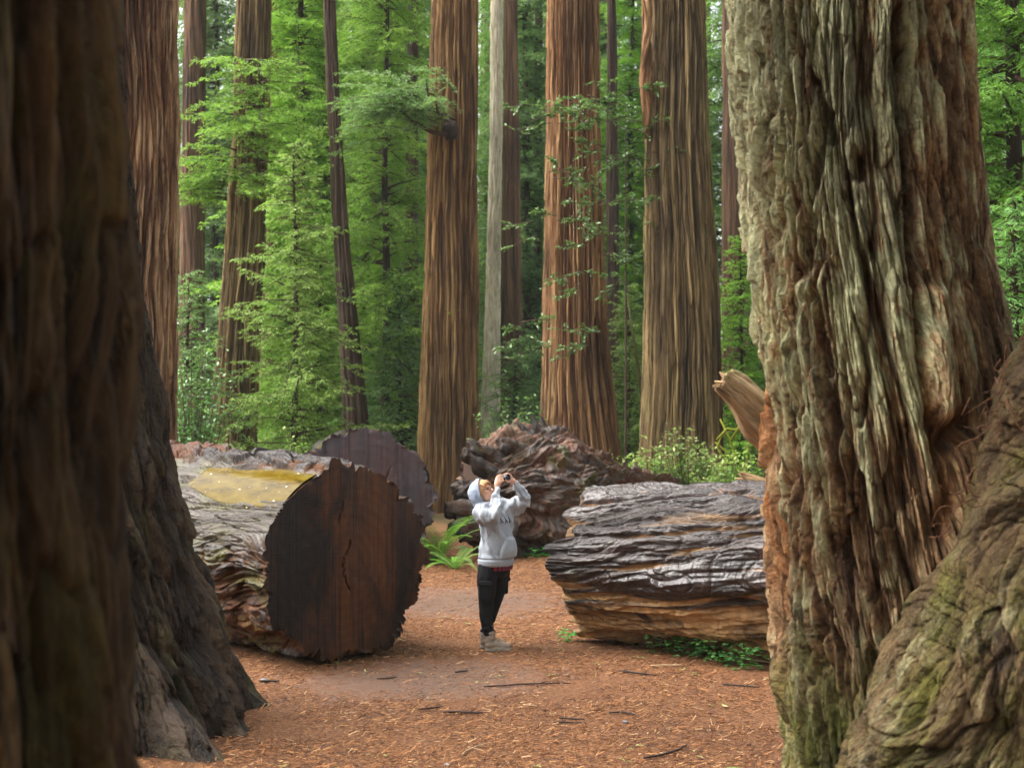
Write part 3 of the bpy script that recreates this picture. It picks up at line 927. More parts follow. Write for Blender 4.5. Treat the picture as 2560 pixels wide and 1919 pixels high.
def cap(name, ring, mat, zin=.0, cracks=(), parent=None, label=None, nr=46, seed=0, lip=.03):
    """cut face filling the end ring of a log (log-local coordinates)"""
    ring = np.asarray(ring)
    nt = len(ring)
    fr = np.concatenate([np.linspace(0.001, .93, nr), [.95, .965, .98, .992, 1.0]])
    kk = max(3, nt // 9) | 1
    pad = np.concatenate([ring[-(kk // 2):], ring, ring[:kk // 2]])
    soft = np.stack([np.convolve(np.hypot(pad[:, 0], pad[:, 1]), np.ones(kk) / kk, 'valid')], -1)
    soft = ring[:, :2] / np.hypot(ring[:, 0], ring[:, 1])[:, None] * soft
    r0_ = np.hypot(ring[:, 0], ring[:, 1])
    soft = soft * np.minimum(1, r0_ / np.hypot(soft[:, 0], soft[:, 1]) * .995)[:, None]
    v = []
    zmean = ring[:, 2].mean()
    for f in fr:
        m_ = sm(.93, 1.0, f)
        r = ring * f
        r[:, :2] = (soft * (1 - m_) + ring[:, :2] * m_) * f
        blend = sm(.965, 1.0, f)
        a = np.arctan2(ring[:, 1], ring[:, 0])
        rr = np.hypot(r[:, 0], r[:, 1])
        z = zmean + zin + .012 * pn(r[:, 0] * 2 + seed, r[:, 1] * 2, 1.0) + .004 * pn(r[:, 0] * 9, r[:, 1] * 9, 4.0)
        z = z + .03 * np.clip(rr - .75, 0, 1) * np.abs(pn(np.cos(a) * 6, np.sin(a) * 6, seed))
        for pts, wd, dp in cracks:
            best = np.full(nt, 9.0)
            for (x0, y0), (x1, y1) in zip(pts[:-1], pts[1:]):
                vx, vy = x1 - x0, y1 - y0
                t = np.clip(((r[:, 0] - x0) * vx + (r[:, 1] - y0) * vy) / (vx * vx + vy * vy), 0, 1)
                best = np.minimum(best, np.hypot(r[:, 0] - x0 - t * vx, r[:, 1] - y0 - t * vy))
            z = z + dp * np.exp(-(best / wd) ** 2)
        r[:, 2] = z * (1 - blend) + ring[:, 2] * blend
        v.append(r)
    me = mesh_np(name, np.concatenate(v), grid_quads(len(fr), nt), mat, True)
    o = link(name, me, parent)
    if label:
        o['label'] = label
    return o


def wrap(a):
    return (a + PI) % (2 * PI) - PI


# ---- left sawn log -------------------------------------------------------------------------------
AX1 = Vector((-.65, .76, 0)).normalized()
C1 = Vector((-1.56, 13.42, .93))


def rad1(s):
    return .935 + .016 * s + 0 * s


def extra_l1(TH, Z, r, D, ht):
    T = wrap(TH)
    lo = fbm(np.cos(T) * 2, np.sin(T) * 2, Z * .5 + 2, 2) * .05
    # smooth bare patch on the camera-side shoulder (theta -80..-10 deg)
    wob = .22 * pn(Z * 1.3, T * 2, 3.3) + .1 * pn(Z * 4, T * 4, 1.1)
    pale = sm(-1.50, -1.22, T + wob) * sm(-.30, -.42, T + wob * .5) * sm(3.9, 3.0, Z + wob * 2)
    lo2 = pn(np.cos(T) * 9, np.sin(T) * 9, Z * .9 + 5) * .012 + np.where(np.abs(pn(np.cos(T) * 14, np.sin(T) * 14, Z * 1.1)) < .07, -.035, 0)
    D2 = (D + lo) * (1 - .85 * pale) + lo2 * pale - .02 * pale
    # rim above the pool and the hollow that holds it
    D2 = D2 + .05 * np.exp(-((T + .22) / .12) ** 2) * sm(4.5, 3.2, Z)
    hol = sm(-.92, -.72, T + .3 * wob) * sm(-.34, -.46, T + .2 * wob) * sm(2.15, 1.45, Z + wob)
    D2 = D2 * (1 - hol) - .075 * hol
    # deep black crack along the rim
    ck = np.exp(-((T + .30 + .06 * pn(Z * 1.1, 2, 2)) / .025) ** 2) * sm(.25, .7, Z)
    D2 = D2 - .05 * ck * (1 - hol)
    # scalloped end
    a1 = np.abs(pn(np.cos(T) * 3.1, np.sin(T) * 3.1, 3.3)) * .6 + np.abs(pn(np.cos(T) * 11, np.sin(T) * 11, 7.3)) * .6
    e = np.exp(-Z / .10)
    D2 = D2 * (1 - .4 * e) + e * (.060 * np.clip(np.abs(pn(np.cos(T) * 4.3, np.sin(T) * 4.3, 6.6)) * 2.6, 0, 1) ** .6 * (.35 + .9 * sm(-.3, .4, pn(np.cos(T) * 2.2, np.sin(T) * 2.2, 1.9))) - .03 + .03 * (a1 - .3) + .05 * pn(np.cos(T) * 1.6, np.sin(T) * 1.6, 4.9)) * (1 - .9 * pale) * (.45 + .75 * sm(-.9, .0, T))
    D2 = D2 - .02 + .035 * np.exp(-((np.abs(T) - 2.45) / .45) ** 2)
    zo = e * (.03 * pn(np.cos(T) * 7, np.sin(T) * 7, 9.1) - .02 * np.clip(a1 * 2, 0, 1))
    flat = 0
    litter = .34 * sm(-1.1, -.6, T) * sm(1.5, 2.6, Z) + .22 * np.exp(-(T / .25) ** 2) - .1
    bare = .25 * sm(-1.5, -1.9, T)
    moss = .03 * sm(-.5, -1.5, T) + .08 * sm(-1.2, -1.6, T) - .05 * pale
    return r, D2, ht, {'pale': pale * sm(.0, .5, 1 - hol), 'litter': litter * (1 - pale), 'bare': bare, 'moss': moss, 'zo': zo}


log1 = empty('sawn_log', C1 - Vector((0, 0, C1.z)), 'near sawn redwood log with a dark cut face and a yellow brown puddle on top', 'log')
me, V1 = log_mesh('log_body', 6.6, rad1, 620, 560, M_log1, seed=1.7, extra=extra_l1, f=3.0, an=.15, warp=.2, a=(.11, .05, .013), p=.7, pl=((.08, .5, .045), (.03, .16, .012)))
R1 = axis_rot(AX1)
b1 = link('log_body', me, log1, (0, 0, C1.z), R1)
cap('cut_face', V1[0], M_cut1, .0, [([(.18, .03), (.14, .035), (.10, .01), (.06, -.005), (.03, -.035), (-.02, -.03), (-.05, -.05), (-.09, -.03), (-.13, -.045), (-.16, -.015), (-.21, -.01), (-.27, .025)], .006, .05),
                                    ([(.55, -.05), (.47, -.06), (.44, -.085), (.36, -.1)], .006, .02)], b1, None, seed=1)
cap('far_end', V1[-1], M_cut2, 0, [], b1)

# puddle lying in the hollow
t = NT('puddle_water')
oc = t.n('ShaderNodeTexCoord').outputs['Object']
n1 = t.noise(t.mapped(oc, (3, 3, .8)), 4, 5, .65, .4)
foam = t.noise(t.mapped(oc, (1.6, 1.6, .7), (4, 4, 1)), 17, 2, .5, .2)
c = t.ramp(n1, [(.3, srgb(62, 50, 12)), (.5, srgb(94, 76, 18)), (.7, srgb(104, 92, 34))])
ff = t.rng(foam, .72, .74)
c = t.mix(ff, c, srgb(225, 225, 220))
t.principled(Base__Color=c, Roughness=t.rng(ff, 0, 1, .12, .6), Specular__IOR__Level=.12, Normal=t.bump(t.noise(oc, 22, 2), .003))
M_pool = t.m
thp = np.linspace(-.85, -.36, 40)
sp_ = np.linspace(.0, 2.2, 90)
TT, SS = np.meshgrid(thp, sp_)
e0 = -.97 + .03 * pn(SS * 2.2, 1.2, 2) + .16 * sm(1.2, 2.0, SS)
e1 = -.30 + .02 * pn(SS * 3.1, 5.2, 2) - .14 * sm(1.0, 2.0, SS)
TT = e0 + (e1 - e0) * np.linspace(0, 1, 40)[None, :]
SS = SS * (2.1 / 2.2) + .015
ed_ = np.minimum(np.linspace(0, 1, 40), np.linspace(1, 0, 40))[None, :] * 2
es_ = np.clip((2.12 - SS) / .25, 0, 1)
rr = rad1(SS) - .052 - .05 * (1 - sm(0, .10, ed_)) - .05 * (1 - sm(0, 1, es_))
Vp = np.stack([rr * np.cos(TT), rr * np.sin(TT), SS], -1).reshape(-1, 3)
link('puddle', mesh_np('puddle', Vp, grid_quads(90, 40, False, True), M_pool), b1)

# ---- far sawn log ------------------------------------------------------------------------------
def extra_l2(TH, Z, r, D, ht):
    a1 = np.abs(pn(np.cos(TH) * 6.2, np.sin(TH) * 6.2, 5.3))
    e = np.exp(-Z / .12)
    return r, D + e * (.05 * np.clip(a1 * 2.4, 0, 1) - .03), ht, {'pale': 0 * Z, 'litter': .1 + 0 * Z, 'bare': 0 * Z, 'moss': .12 + 0 * Z,
                                                         'zo': e * .04 * pn(np.cos(TH) * 7, np.sin(TH) * 7, 2.1)}


AX2 = Vector((-.15, 1, -.06))
C2 = Vector((-2.2, 20.9, .98))
log2 = empty('sawn_log', C2 - Vector((0, 0, C2.z)), 'farther sawn log with a round purplish grey cut face, half hidden by the nearer log', 'log')
me, V2 = log_mesh('log_body', 6, lambda s: 1.06 + 0 * np.asarray(s), 360, 160, M_log1, seed=4.7, extra=extra_l2, f=3.2, an=.15, warp=.15, a=(.09, .04, .012))
b2 = link('log_body', me, log2, (0, 0, C2.z), axis_rot(AX2))
cap('cut_face', V2[0], M_cut2, 0, [([(.0, .2), (.3, .35), (.5, .42)], .008, .02)], b2, seed=3)

# ---- right log ------------------------------------------------------------------------------------
AX3 = Vector((.86, -.51, 0)).normalized()
C3 = Vector((.86, 14.64, .74))


def rad3(s):
    return .745 + .03 * np.asarray(s)


def extra_l3(TH, Z, r, D, ht):
    T = wrap(TH)       # camera side: y' = z x x ; theta +90 looks to the camera
    side = np.sin(T)
    up = np.cos(T)
    lo = fbm(np.cos(T) * 2, np.sin(T) * 2, Z * .5 + 2, 2) * .05
    # bare fibrous wood on the lower flank, shelves of bark above it
    bare = sm(-.05, -.55, up + .35 * pn(Z * .8, T * 2, 1.7) - .16 * Z * .3)
    slope = T + .12 * Z                       # shelves dip to the right
    X, Y = np.cos(slope) * .8, np.sin(slope) * .8
    w_ = .10 * pn(X * 3, Y * 3, Z * .9) + .05 * pn(X * 8, Y * 8, Z * 2.4)
    sh = pn((slope + w_) * 3.6, Z * .30, 2.2 + w_)
    sh2 = pn((slope + w_) * 8.5, Z * .55, 7.2)
    shelf = .095 * np.clip(np.abs(sh) * 2.4, 0, 1) ** .5 + .022 * np.clip(np.abs(sh2) * 2.2, 0, 1) ** .6
    fib = fbm(X * 16, Y * 16, Z * 1.8, 4, .6) * .034
    gouge = -.075 * sm(.25, .5, pn(X * 5 + 4, Y * 5, Z * 1.0)) * bare
    und = -.30 * np.exp(-((wrap(T - 2.55) - .03 * Z) / .16) ** 2) * sm(-.3, .8, Z)
    D2 = .35 * D + lo + shelf * (1 - .55 * bare) + fib * (.4 + .9 * bare) + gouge - .05 * bare + und * .5
    e = np.exp(-Z / .12)
    zo = e * (.16 * pn(np.cos(T) * 3.5, np.sin(T) * 3.5, 9.1) + .09 * pn(np.cos(T) * 9, np.sin(T) * 9, 2.1)) - .10 * e * sh
    D2 = D2 - .03 * np.exp(-Z / .04)
    h = np.clip(.25 + .55 * np.clip(np.abs(sh) * 2.4, 0, 1) + .3 * np.clip(np.abs(sh2) * 2.2, 0, 1), 0, 1)
    litter = .22 * sm(.45, .9, up) + .05 - .2 * h
    moss = .18 * np.exp(-(Z / .5) ** 2) * sm(.2, -.4, up) + .04 * sm(.5, .0, up)
    return r, D2, h, {'bare': bare * .8, 'litter': litter, 'moss': moss - .04, 'pale': 0 * Z, 'zo': zo}


log3 = empty('fallen_log', C3 - Vector((0, 0, C3.z)), 'wet fallen log right of the hooded person, purplish bark shelves above bare tan wood', 'log')
me, V3 = log_mesh('log_body', 5.5, rad3, 620, 560, M_log2, seed=2.9, extra=extra_l3, f=3.0, an=.12, warp=.18, a=(.09, .045, .012), p=.7, pl=((.10, .6, .045), (.03, .16, .014)))
b3 = link('log_body', me, log3, (0, 0, C3.z), axis_rot(AX3))
cap('broken_end', V3[0], M_log2, .03, [], b3, seed=6)
cap('far_end', V3[-1], M_log2, 0, [], b3, seed=7)

# ---- log with the torn root end -------------------------------------------------------------------
AX4 = Vector((.90, .42, -.05)).normalized()
C4 = Vector((-.62, 22.7, .95))


def rad4(s):
    s = np.asarray(s, float)
    return np.interp(s, [0, .35, .9, 1.4, 2.1, 2.8, 4], [.62, .86, 1.04, 1.08, .76, .46, .25])


def extra_l4(TH, Z, r, D, ht):
    T = wrap(TH)
    X, Y = np.cos(T), np.sin(T)
    lo = fbm(X * 1.6 + 4, Y * 1.6, Z * .8 + 2, 4, .55) * .17
    rag = np.abs(pn(X * 3.4, Y * 3.4, Z * 1.6 + 3)) * .22 * sm(2.6, .8, Z)
    fl = pn(X * 7, Y * 7, Z * 4)
    D2 = D + lo + rag + np.where(fl > .2, .05, 0)
    zo = np.exp(-Z / .3) * .25 * fbm(X * 3, Y * 3, 4.4, 3)
    return r, D2, np.clip(ht + rag * 1.5, 0, 1), {'bare': .15 + 0 * Z, 'litter': .22 * sm(-.1, .7, X) + .06, 'moss': .07 + .04 * X, 'pale': 0 * Z, 'zo': zo}


log4 = empty('fallen_log', C4 - Vector((0, 0, C4.z)), 'fallen log with torn rooty end and jagged spires, lying behind the hooded person', 'log')
me, V4 = log_mesh('log_body', 3.7, rad4, 420, 330, M_log3, seed=5.9, extra=extra_l4, f=2.6, an=.2, warp=.25, a=(.10, .05, .015), pl=((.12, .5, .045), (.05, .2, .015)))
b4 = link('log_body', me, log4, (0, 0, C4.z), axis_rot(AX4))
cap('root_end', V4[0], M_log3, -.02, [], b4, seed=8)


def spike(pts, rads, parent, name, mat, d0, n=14, jag=.25, seed=0, flat=1.0):
    """ragged root or splinter: pts are (px2560, py2560, depth)"""
    p = np.array([tuple(P(*q)) for q in pts])
    t_ = np.linspace(0, 1, len(p))
    tt = np.linspace(0, 1, 26)
    pp = np.stack([np.interp(tt, t_, p[:, k]) for k in range(3)], -1)
    rr_ = np.interp(tt, t_, rads)
    v, q = tube(pp, rr_, n)
    c = np.concatenate([pp[:1], pp, pp[-1:]])
    ctr = np.repeat(c, n, 0)
    off = v - ctr
    th = np.tile(np.arange(n) / n * 2 * PI, len(c))
    al = np.repeat(np.concatenate([[0], tt, [1]]), n)
    k = 1 + jag * 2 * pn(np.cos(th) * 1.6 + seed, np.sin(th) * 1.6, al * 4) + jag * pn(np.cos(th) * 5, np.sin(th) * 5 + seed, al * 9)
    v = ctr + off * k[:, None]
    dirn = pp[-1] - pp[0]
    dirn /= np.linalg.norm(dirn)
    v += dirn * (al > .9)[:, None] * (pn(np.cos(th) * 3, np.sin(th) * 3, seed) * .35 * rads[0])[:, None]
    bk = np.stack([np.cos(th) * rads[0], np.sin(th) * rads[0], al * np.linalg.norm(p[-1] - p[0])], -1)
    one = np.ones(len(v))
    me = mesh_np(name, v - np.array(parent.location if parent else (0, 0, 0)), q, mat, True,
                 {'bk': bk + seed, 'ht': np.clip(.5 + (k - 1) * 1.6, 0, 1), 'bare': one * .15, 'litter': one * 0, 'moss': one * .02, 'pale': one * 0})
    return link(name, me, parent)


for i, (pts, rads) in enumerate([
    ([(1262, 1165, 22.6), (1222, 1140, 22.5), (1190, 1122, 22.4), (1174, 1100, 22.4)], [.17, .15, .11, .05]),
    ([(1240, 1190, 22.4), (1200, 1165, 22.3), (1168, 1140, 22.3), (1160, 1122, 22.3)], [.15, .12, .09, .04]),
    ([(1330, 1160, 22.8), (1292, 1130, 22.6), (1262, 1110, 22.5), (1246, 1100, 22.5)], [.2, .17, .13, .06]),
    ([(1390, 1160, 23.2), (1362, 1105, 23), (1345, 1078, 23), (1330, 1040, 23)], [.30, .20, .11, .02]),
    ([(1372, 1150, 23.1), (1330, 1100, 23), (1315, 1080, 23), (1298, 1060, 23)], [.26, .16, .08, .02]),
    ([(1430, 1170, 23.4), (1385, 1110, 23.2), (1362, 1084, 23.2), (1356, 1046, 23.2)], [.28, .17, .09, .02]),
    ([(1455, 1150, 23.6), (1420, 1118, 23.4), (1400, 1105, 23.4)], [.2, .13, .05]),
    ([(1250, 1300, 22.2), (1190, 1290, 22.0), (1150, 1275, 21.9), (1118, 1272, 21.9)], [.3, .25, .2, .1]),
    ([(1270, 1345, 22.1), (1200, 1325, 21.9), (1150, 1318, 21.8), (1124, 1320, 21.8)], [.26, .22, .16, .08]),
    ([(1230, 1260, 22.2), (1185, 1240, 22.1), (1160, 1225, 22.1), (1146, 1205, 22.1)], [.25, .22, .18, .1]),
]):
    spike(pts, rads, log4, 'torn_root', M_log3, 22.5, seed=i * 1.7, jag=.3)

# ---- pale splintered timber sticking out behind the great trunk -------------------------------------
M_pale = bark_mat('pale_splinter', srgb(150, 112, 74), srgb(206, 168, 122), srgb(230, 200, 158), fine=10, an=.05, bump=.03, moss=srgb(120, 126, 50), mossr=(.6, .74))


def timber(label, pts, w0, w1, thick, seed, moss):
    """flat broken plank of trunk wood with a jagged end"""
    a, b = P(*pts[0]), P(*pts[1])
    ax = (b - a)
    L = ax.length
    ax.normalize()
    view = Vector((0, 1, 0))
    sd_ = ax.cross(view).normalized()
    dp = ax.cross(sd_).normalized()
    n, ns = 72, 60
    th = np.linspace(0, 2 * PI, n, endpoint=False)
    ss = np.linspace(0, 1, ns)
    TH, S = np.meshgrid(th, ss)
    W = (w0 + (w1 - w0) * S) / 2
    ex = lambda c: np.sign(c) * np.abs(c) ** .8
    W = W * (.5 + .5 * sm(-.02, .22, S + .12 * np.cos(TH)))
    thick = thick * (.45 + .55 * sm(-.02, .22, S))
    jag = 1 + .16 * pn(np.cos(TH) * 2.5 + seed, np.sin(TH) * 2.5, S * 1.2) + .06 * pn(np.cos(TH) * 8, np.sin(TH) * 8, S * 2.4 + seed)
    u = ex(np.cos(TH)) * W * jag
    wv = ex(np.sin(TH)) * thick * .5 * jag
    end = (pn(np.cos(TH) * 2.4, np.sin(TH) * 1.2 + seed, .3) * .09 + pn(np.cos(TH) * 7, np.sin(TH) * 3, 3.3) * .045) * np.exp(-S / .1)
    s = S * L + end
    A, B, Dv = np.array(ax), np.array(sd_), np.array(dp)
    V = s[..., None] * A + u[..., None] * B + wv[..., None] * Dv
    bk = np.stack([u, wv, s], -1)
    first = V[0].mean(0) + np.array(ax) * .04
    V = np.concatenate([np.repeat(first[None, None], n, 1), V])
    bk = np.concatenate([bk[:1], bk])
    me = mesh_np('timber', V.reshape(-1, 3), grid_quads(ns + 1, n), M_pale, True,
                 {'bk': bk.reshape(-1, 3) + seed, 'ht': np.clip(.5 + 3 * (np.concatenate([jag[:1], jag]).ravel() - 1), 0, 1),
                  'moss': np.concatenate([(moss * np.clip(np.cos(TH), 0, 1))[:1], moss * np.clip(np.cos(TH), 0, 1)]).ravel()})
    o = link('broken_timber', me, None, a)
    return tag(o, label, 'timber')


timber('large pale broken slab of trunk jutting up from behind the great lichened redwood', [(1800, 952, 16.5), (2105, 1240, 17.4)], .46, .66, .26, 1.3, .16)
timber('small broken tan splinter just above the wet right log, beside the lichened redwood', [(1846, 1190, 17), (2060, 1290, 17.2)], .16, .4, .2, 4.3, .0)
# ------------------------------------------------------------------ foliage
def leaf_mat(name, c0, c1, c2, trans=.4, rough=.42, spec=.5, wet=0.0, tint=.0):
    t = NT(name)
    rn = t.attr('rnd').outputs['Fac']
    oi = t.n('ShaderNodeObjectInfo').outputs['Random']
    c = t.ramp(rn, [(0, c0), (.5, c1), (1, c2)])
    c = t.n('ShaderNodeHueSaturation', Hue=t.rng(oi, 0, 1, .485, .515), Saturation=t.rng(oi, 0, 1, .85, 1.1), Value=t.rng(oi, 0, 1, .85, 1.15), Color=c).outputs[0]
    b = t.n('ShaderNodeBsdfPrincipled', Base__Color=c, Roughness=rough + .1, Specular__IOR__Level=spec * .55)
    tc = t.mix(.5, c, tuple((.22, .42, .04, 1)), 'MIX')
    tr = t.n('ShaderNodeBsdfTranslucent', Color=tc)
    ms = t.n('ShaderNodeMixShader', i0=trans, i1=b.outputs[0], i2=tr.outputs[0])
    t.t.links.new(ms.outputs[0], t.out.inputs[0])
    return t.m


M_leafA = leaf_mat('needles_fresh', srgb(84, 122, 40), srgb(128, 166, 64), srgb(176, 202, 98), trans=.45)
M_leafB = leaf_mat('needles_blue', srgb(70, 106, 58), srgb(110, 150, 86), srgb(152, 184, 122), trans=.42)
M_leafC = leaf_mat('needles_deep', srgb(58, 94, 38), srgb(94, 134, 56), srgb(132, 166, 82), trans=.42)
M_leafD = leaf_mat('far_leaf', srgb(84, 122, 58), srgb(128, 164, 88), srgb(172, 200, 126), trans=.5)
M_leafS = leaf_mat('shrub_leaf', srgb(78, 118, 40), srgb(124, 162, 66), srgb(192, 200, 118), rough=.3, spec=.6)
M_leafG = leaf_mat('glossy_leaf', srgb(62, 104, 46), srgb(98, 142, 76), srgb(150, 182, 124), rough=.15, spec=1.2, trans=.25)
M_fern = leaf_mat('fern_green', srgb(84, 134, 40), srgb(124, 180, 64), srgb(168, 206, 100), rough=.5)
M_clover = leaf_mat('sorrel_green', srgb(58, 118, 50), srgb(88, 152, 74), srgb(126, 182, 108), rough=.5)
M_dimleaf = leaf_mat('canopy_leaf', srgb(34, 62, 28), srgb(58, 92, 42), srgb(84, 118, 60), trans=.3)


def leaves(base, dirn, nrm, ln, wd, droop=0.15, rnd=None, seed=None):
    """diamond leaflets, one quad each"""
    base, dirn, nrm = (np.asarray(a, float) for a in (base, dirn, nrm))
    dirn = dirn / (np.linalg.norm(dirn, axis=1)[:, None] + 1e-9)
    s = np.cross(dirn, nrm)
    s /= np.linalg.norm(s, axis=1)[:, None] + 1e-9
    ln = np.broadcast_to(ln, (len(base),))[:, None]
    wd = np.broadcast_to(wd, (len(base),))[:, None]
    dz = np.array([0, 0, -1.0])
    m = base + dirn * ln * .45
    tip = base + dirn * ln + dz * ln * droop
    v = np.stack([base, m + s * wd / 2, tip, m - s * wd / 2], 1).reshape(-1, 3)
    q = np.arange(len(v)).reshape(-1, 4)
    if rnd is None:
        rnd = RNG.random(len(base))
    return v, q, np.repeat(np.clip(rnd, 0, 1), 4)


def conifer_branch(o, az, L, el, droop, rng, step=.12, sl=.45, ll=.11, lw=.03, tw=None, out=None):
    """one layered branch; appends leaf arrays to out"""
    n = max(4, int(L / step))
    t = np.linspace(.12, 1, n)
    h = np.array([math.cos(az), math.sin(az), 0])
    lat = np.array([-math.sin(az), math.cos(az), 0])
    bend = rng.normal(0, .10)
    pts = o + (t * L)[:, None] * h * math.cos(el) + np.outer(t * t * L * bend, lat)
    pts[:, 2] += t * L * math.sin(el) - droop * L * t ** 2
    if tw is not None:
        k = [0, n // 3, 2 * n // 3, n - 1]
        pl = np.concatenate([o[None], pts[k]])
        v, q = tube(pl, [.012 + .012 * L, .010 + .008 * L, .012, .008, .004], 5)
        tw.append((v, q))
    clump = rng.random()
    for sgn in (-1, 1):
        ls = sl * (1.08 - .75 * t) * rng.uniform(.6, 1.25, n) * min(1, L / 1.2)
        a2 = az + sgn * rng.uniform(.75, 1.15, n)
        sd_ = np.stack([np.cos(a2), np.sin(a2), rng.normal(-.20, .34, n)], -1)
        m = np.maximum(2, (ls / (ll * .5)).astype(int))
        idx = np.repeat(np.arange(n), m)
        u = np.concatenate([(np.arange(k) + .6) / k for k in m])
        bp = pts[idx] + sd_[idx] * (u * ls[idx])[:, None]
        bp[:, 2] -= .25 * (u * ls[idx]) ** 2 / (sl + .01)
        for s2 in (-1, 1):
            a3 = a2[idx] + s2 * rng.uniform(.5, 1.0, len(idx))
            d3 = np.stack([np.cos(a3), np.sin(a3), rng.normal(-.22, .38, len(idx))], -1)
            nn = np.stack([rng.normal(0, .5, len(idx)), rng.normal(0, .5, len(idx)), np.ones(len(idx))], -1)
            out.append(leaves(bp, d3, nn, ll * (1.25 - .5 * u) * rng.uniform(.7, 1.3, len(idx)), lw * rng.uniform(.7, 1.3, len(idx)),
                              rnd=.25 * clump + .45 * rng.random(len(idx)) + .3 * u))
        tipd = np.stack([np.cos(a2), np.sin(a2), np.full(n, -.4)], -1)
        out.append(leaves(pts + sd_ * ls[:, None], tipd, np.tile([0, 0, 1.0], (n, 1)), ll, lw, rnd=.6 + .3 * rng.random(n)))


def join(out):
    v = np.concatenate([o[0] for o in out])
    r = np.concatenate([o[2] for o in out])
    return v, np.arange(len(v)).reshape(-1, 4), r


def conifer(seed, H, z0, Lmax, nb, step=.13, sl=.5, ll=.12, lw=.034, shape=.8, droop=.22, r0=.14, ztop_vis=99):
    """-> trunk mesh, branch mesh, leaf mesh data"""
    rng = np.random.default_rng(seed)
    out, tw = [], []
    zs = z0 + (H - z0) * (np.arange(nb) + rng.random(nb)) / nb
    for z in zs:
        f = (z - z0) / (H - z0)
        L = Lmax * (1 - f) ** shape * rng.choice([rng.uniform(.25, .7), rng.uniform(.6, 1.2)]) + .3
        if f < .12:
            L *= .6 + 3 * f
        az = rng.random() * 2 * PI
        lean = np.array([.012 * z * math.sin(seed), 0, 0])
        conifer_branch(np.array([0, 0, z]) + lean, az, L, rng.normal(.15, .28), droop * rng.uniform(.4, 1.8), rng, step, sl, ll, lw, tw, out)
    v, q, r = join(out)
    mb = MB()
    for a, b in tw:
        mb.add(a, b)
    zz = np.linspace(-.2, H, 24)
    rr_ = r0 * (1 - zz / H) ** .8 + .012 + .05 * np.exp(-np.clip(zz, 0, None) * 2)
    rr_[-1] = .005
    pts = np.stack([.012 * zz * math.sin(seed) + .03 * np.sin(zz * .8 + seed), .03 * np.cos(zz * .6 + seed), zz], -1)
    tv, tq = tube(pts, np.nan_to_num(rr_), 9)
    return tv, tq, mb, v, q, r


CONI = {}


def conifer_meshes(key, mat, **kw):
    tv, tq, mb, v, q, r = conifer(**kw)
    th = np.arctan2(tv[:, 1], tv[:, 0])
    trunk = mesh_np('conifer_trunk', tv, tq, M_dark, True, {'bk': np.stack([np.cos(th) * .2, np.sin(th) * .2, tv[:, 2]], -1), 'ht': np.full(len(tv), .6), 'moss': np.full(len(tv), -.1)})
    br = mb.mesh('conifer_branches', M_twig)
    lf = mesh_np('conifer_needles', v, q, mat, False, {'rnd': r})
    CONI[key] = (trunk, br, lf)
    return CONI[key]


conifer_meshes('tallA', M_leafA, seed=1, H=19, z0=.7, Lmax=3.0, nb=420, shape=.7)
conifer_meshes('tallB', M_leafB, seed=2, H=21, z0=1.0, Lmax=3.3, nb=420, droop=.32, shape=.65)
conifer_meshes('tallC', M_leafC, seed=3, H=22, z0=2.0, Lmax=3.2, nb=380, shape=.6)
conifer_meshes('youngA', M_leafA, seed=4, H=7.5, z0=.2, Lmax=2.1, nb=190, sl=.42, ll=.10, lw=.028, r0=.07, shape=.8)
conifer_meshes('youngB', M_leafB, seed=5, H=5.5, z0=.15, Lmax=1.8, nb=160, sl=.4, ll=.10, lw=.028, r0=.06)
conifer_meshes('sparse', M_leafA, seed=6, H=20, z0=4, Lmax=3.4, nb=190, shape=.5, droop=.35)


def put_conifer(key, px, d, label, group, rot=0.0, sc=1.0, name='conifer'):
    x = (px - 1280) / F * d
    r = empty(name, (x, d, 0), label, 'tree', group)
    r.rotation_euler = (0, 0, rot)
    r.scale = (sc, sc, sc * RNG.uniform(.95, 1.08))
    trunk, br, lf = CONI[key]
    to = link('trunk', trunk, r)
    link('branches', br, to)
    link('crown', lf, r)
    return r


GT = 'conifers of the understorey between the redwoods'
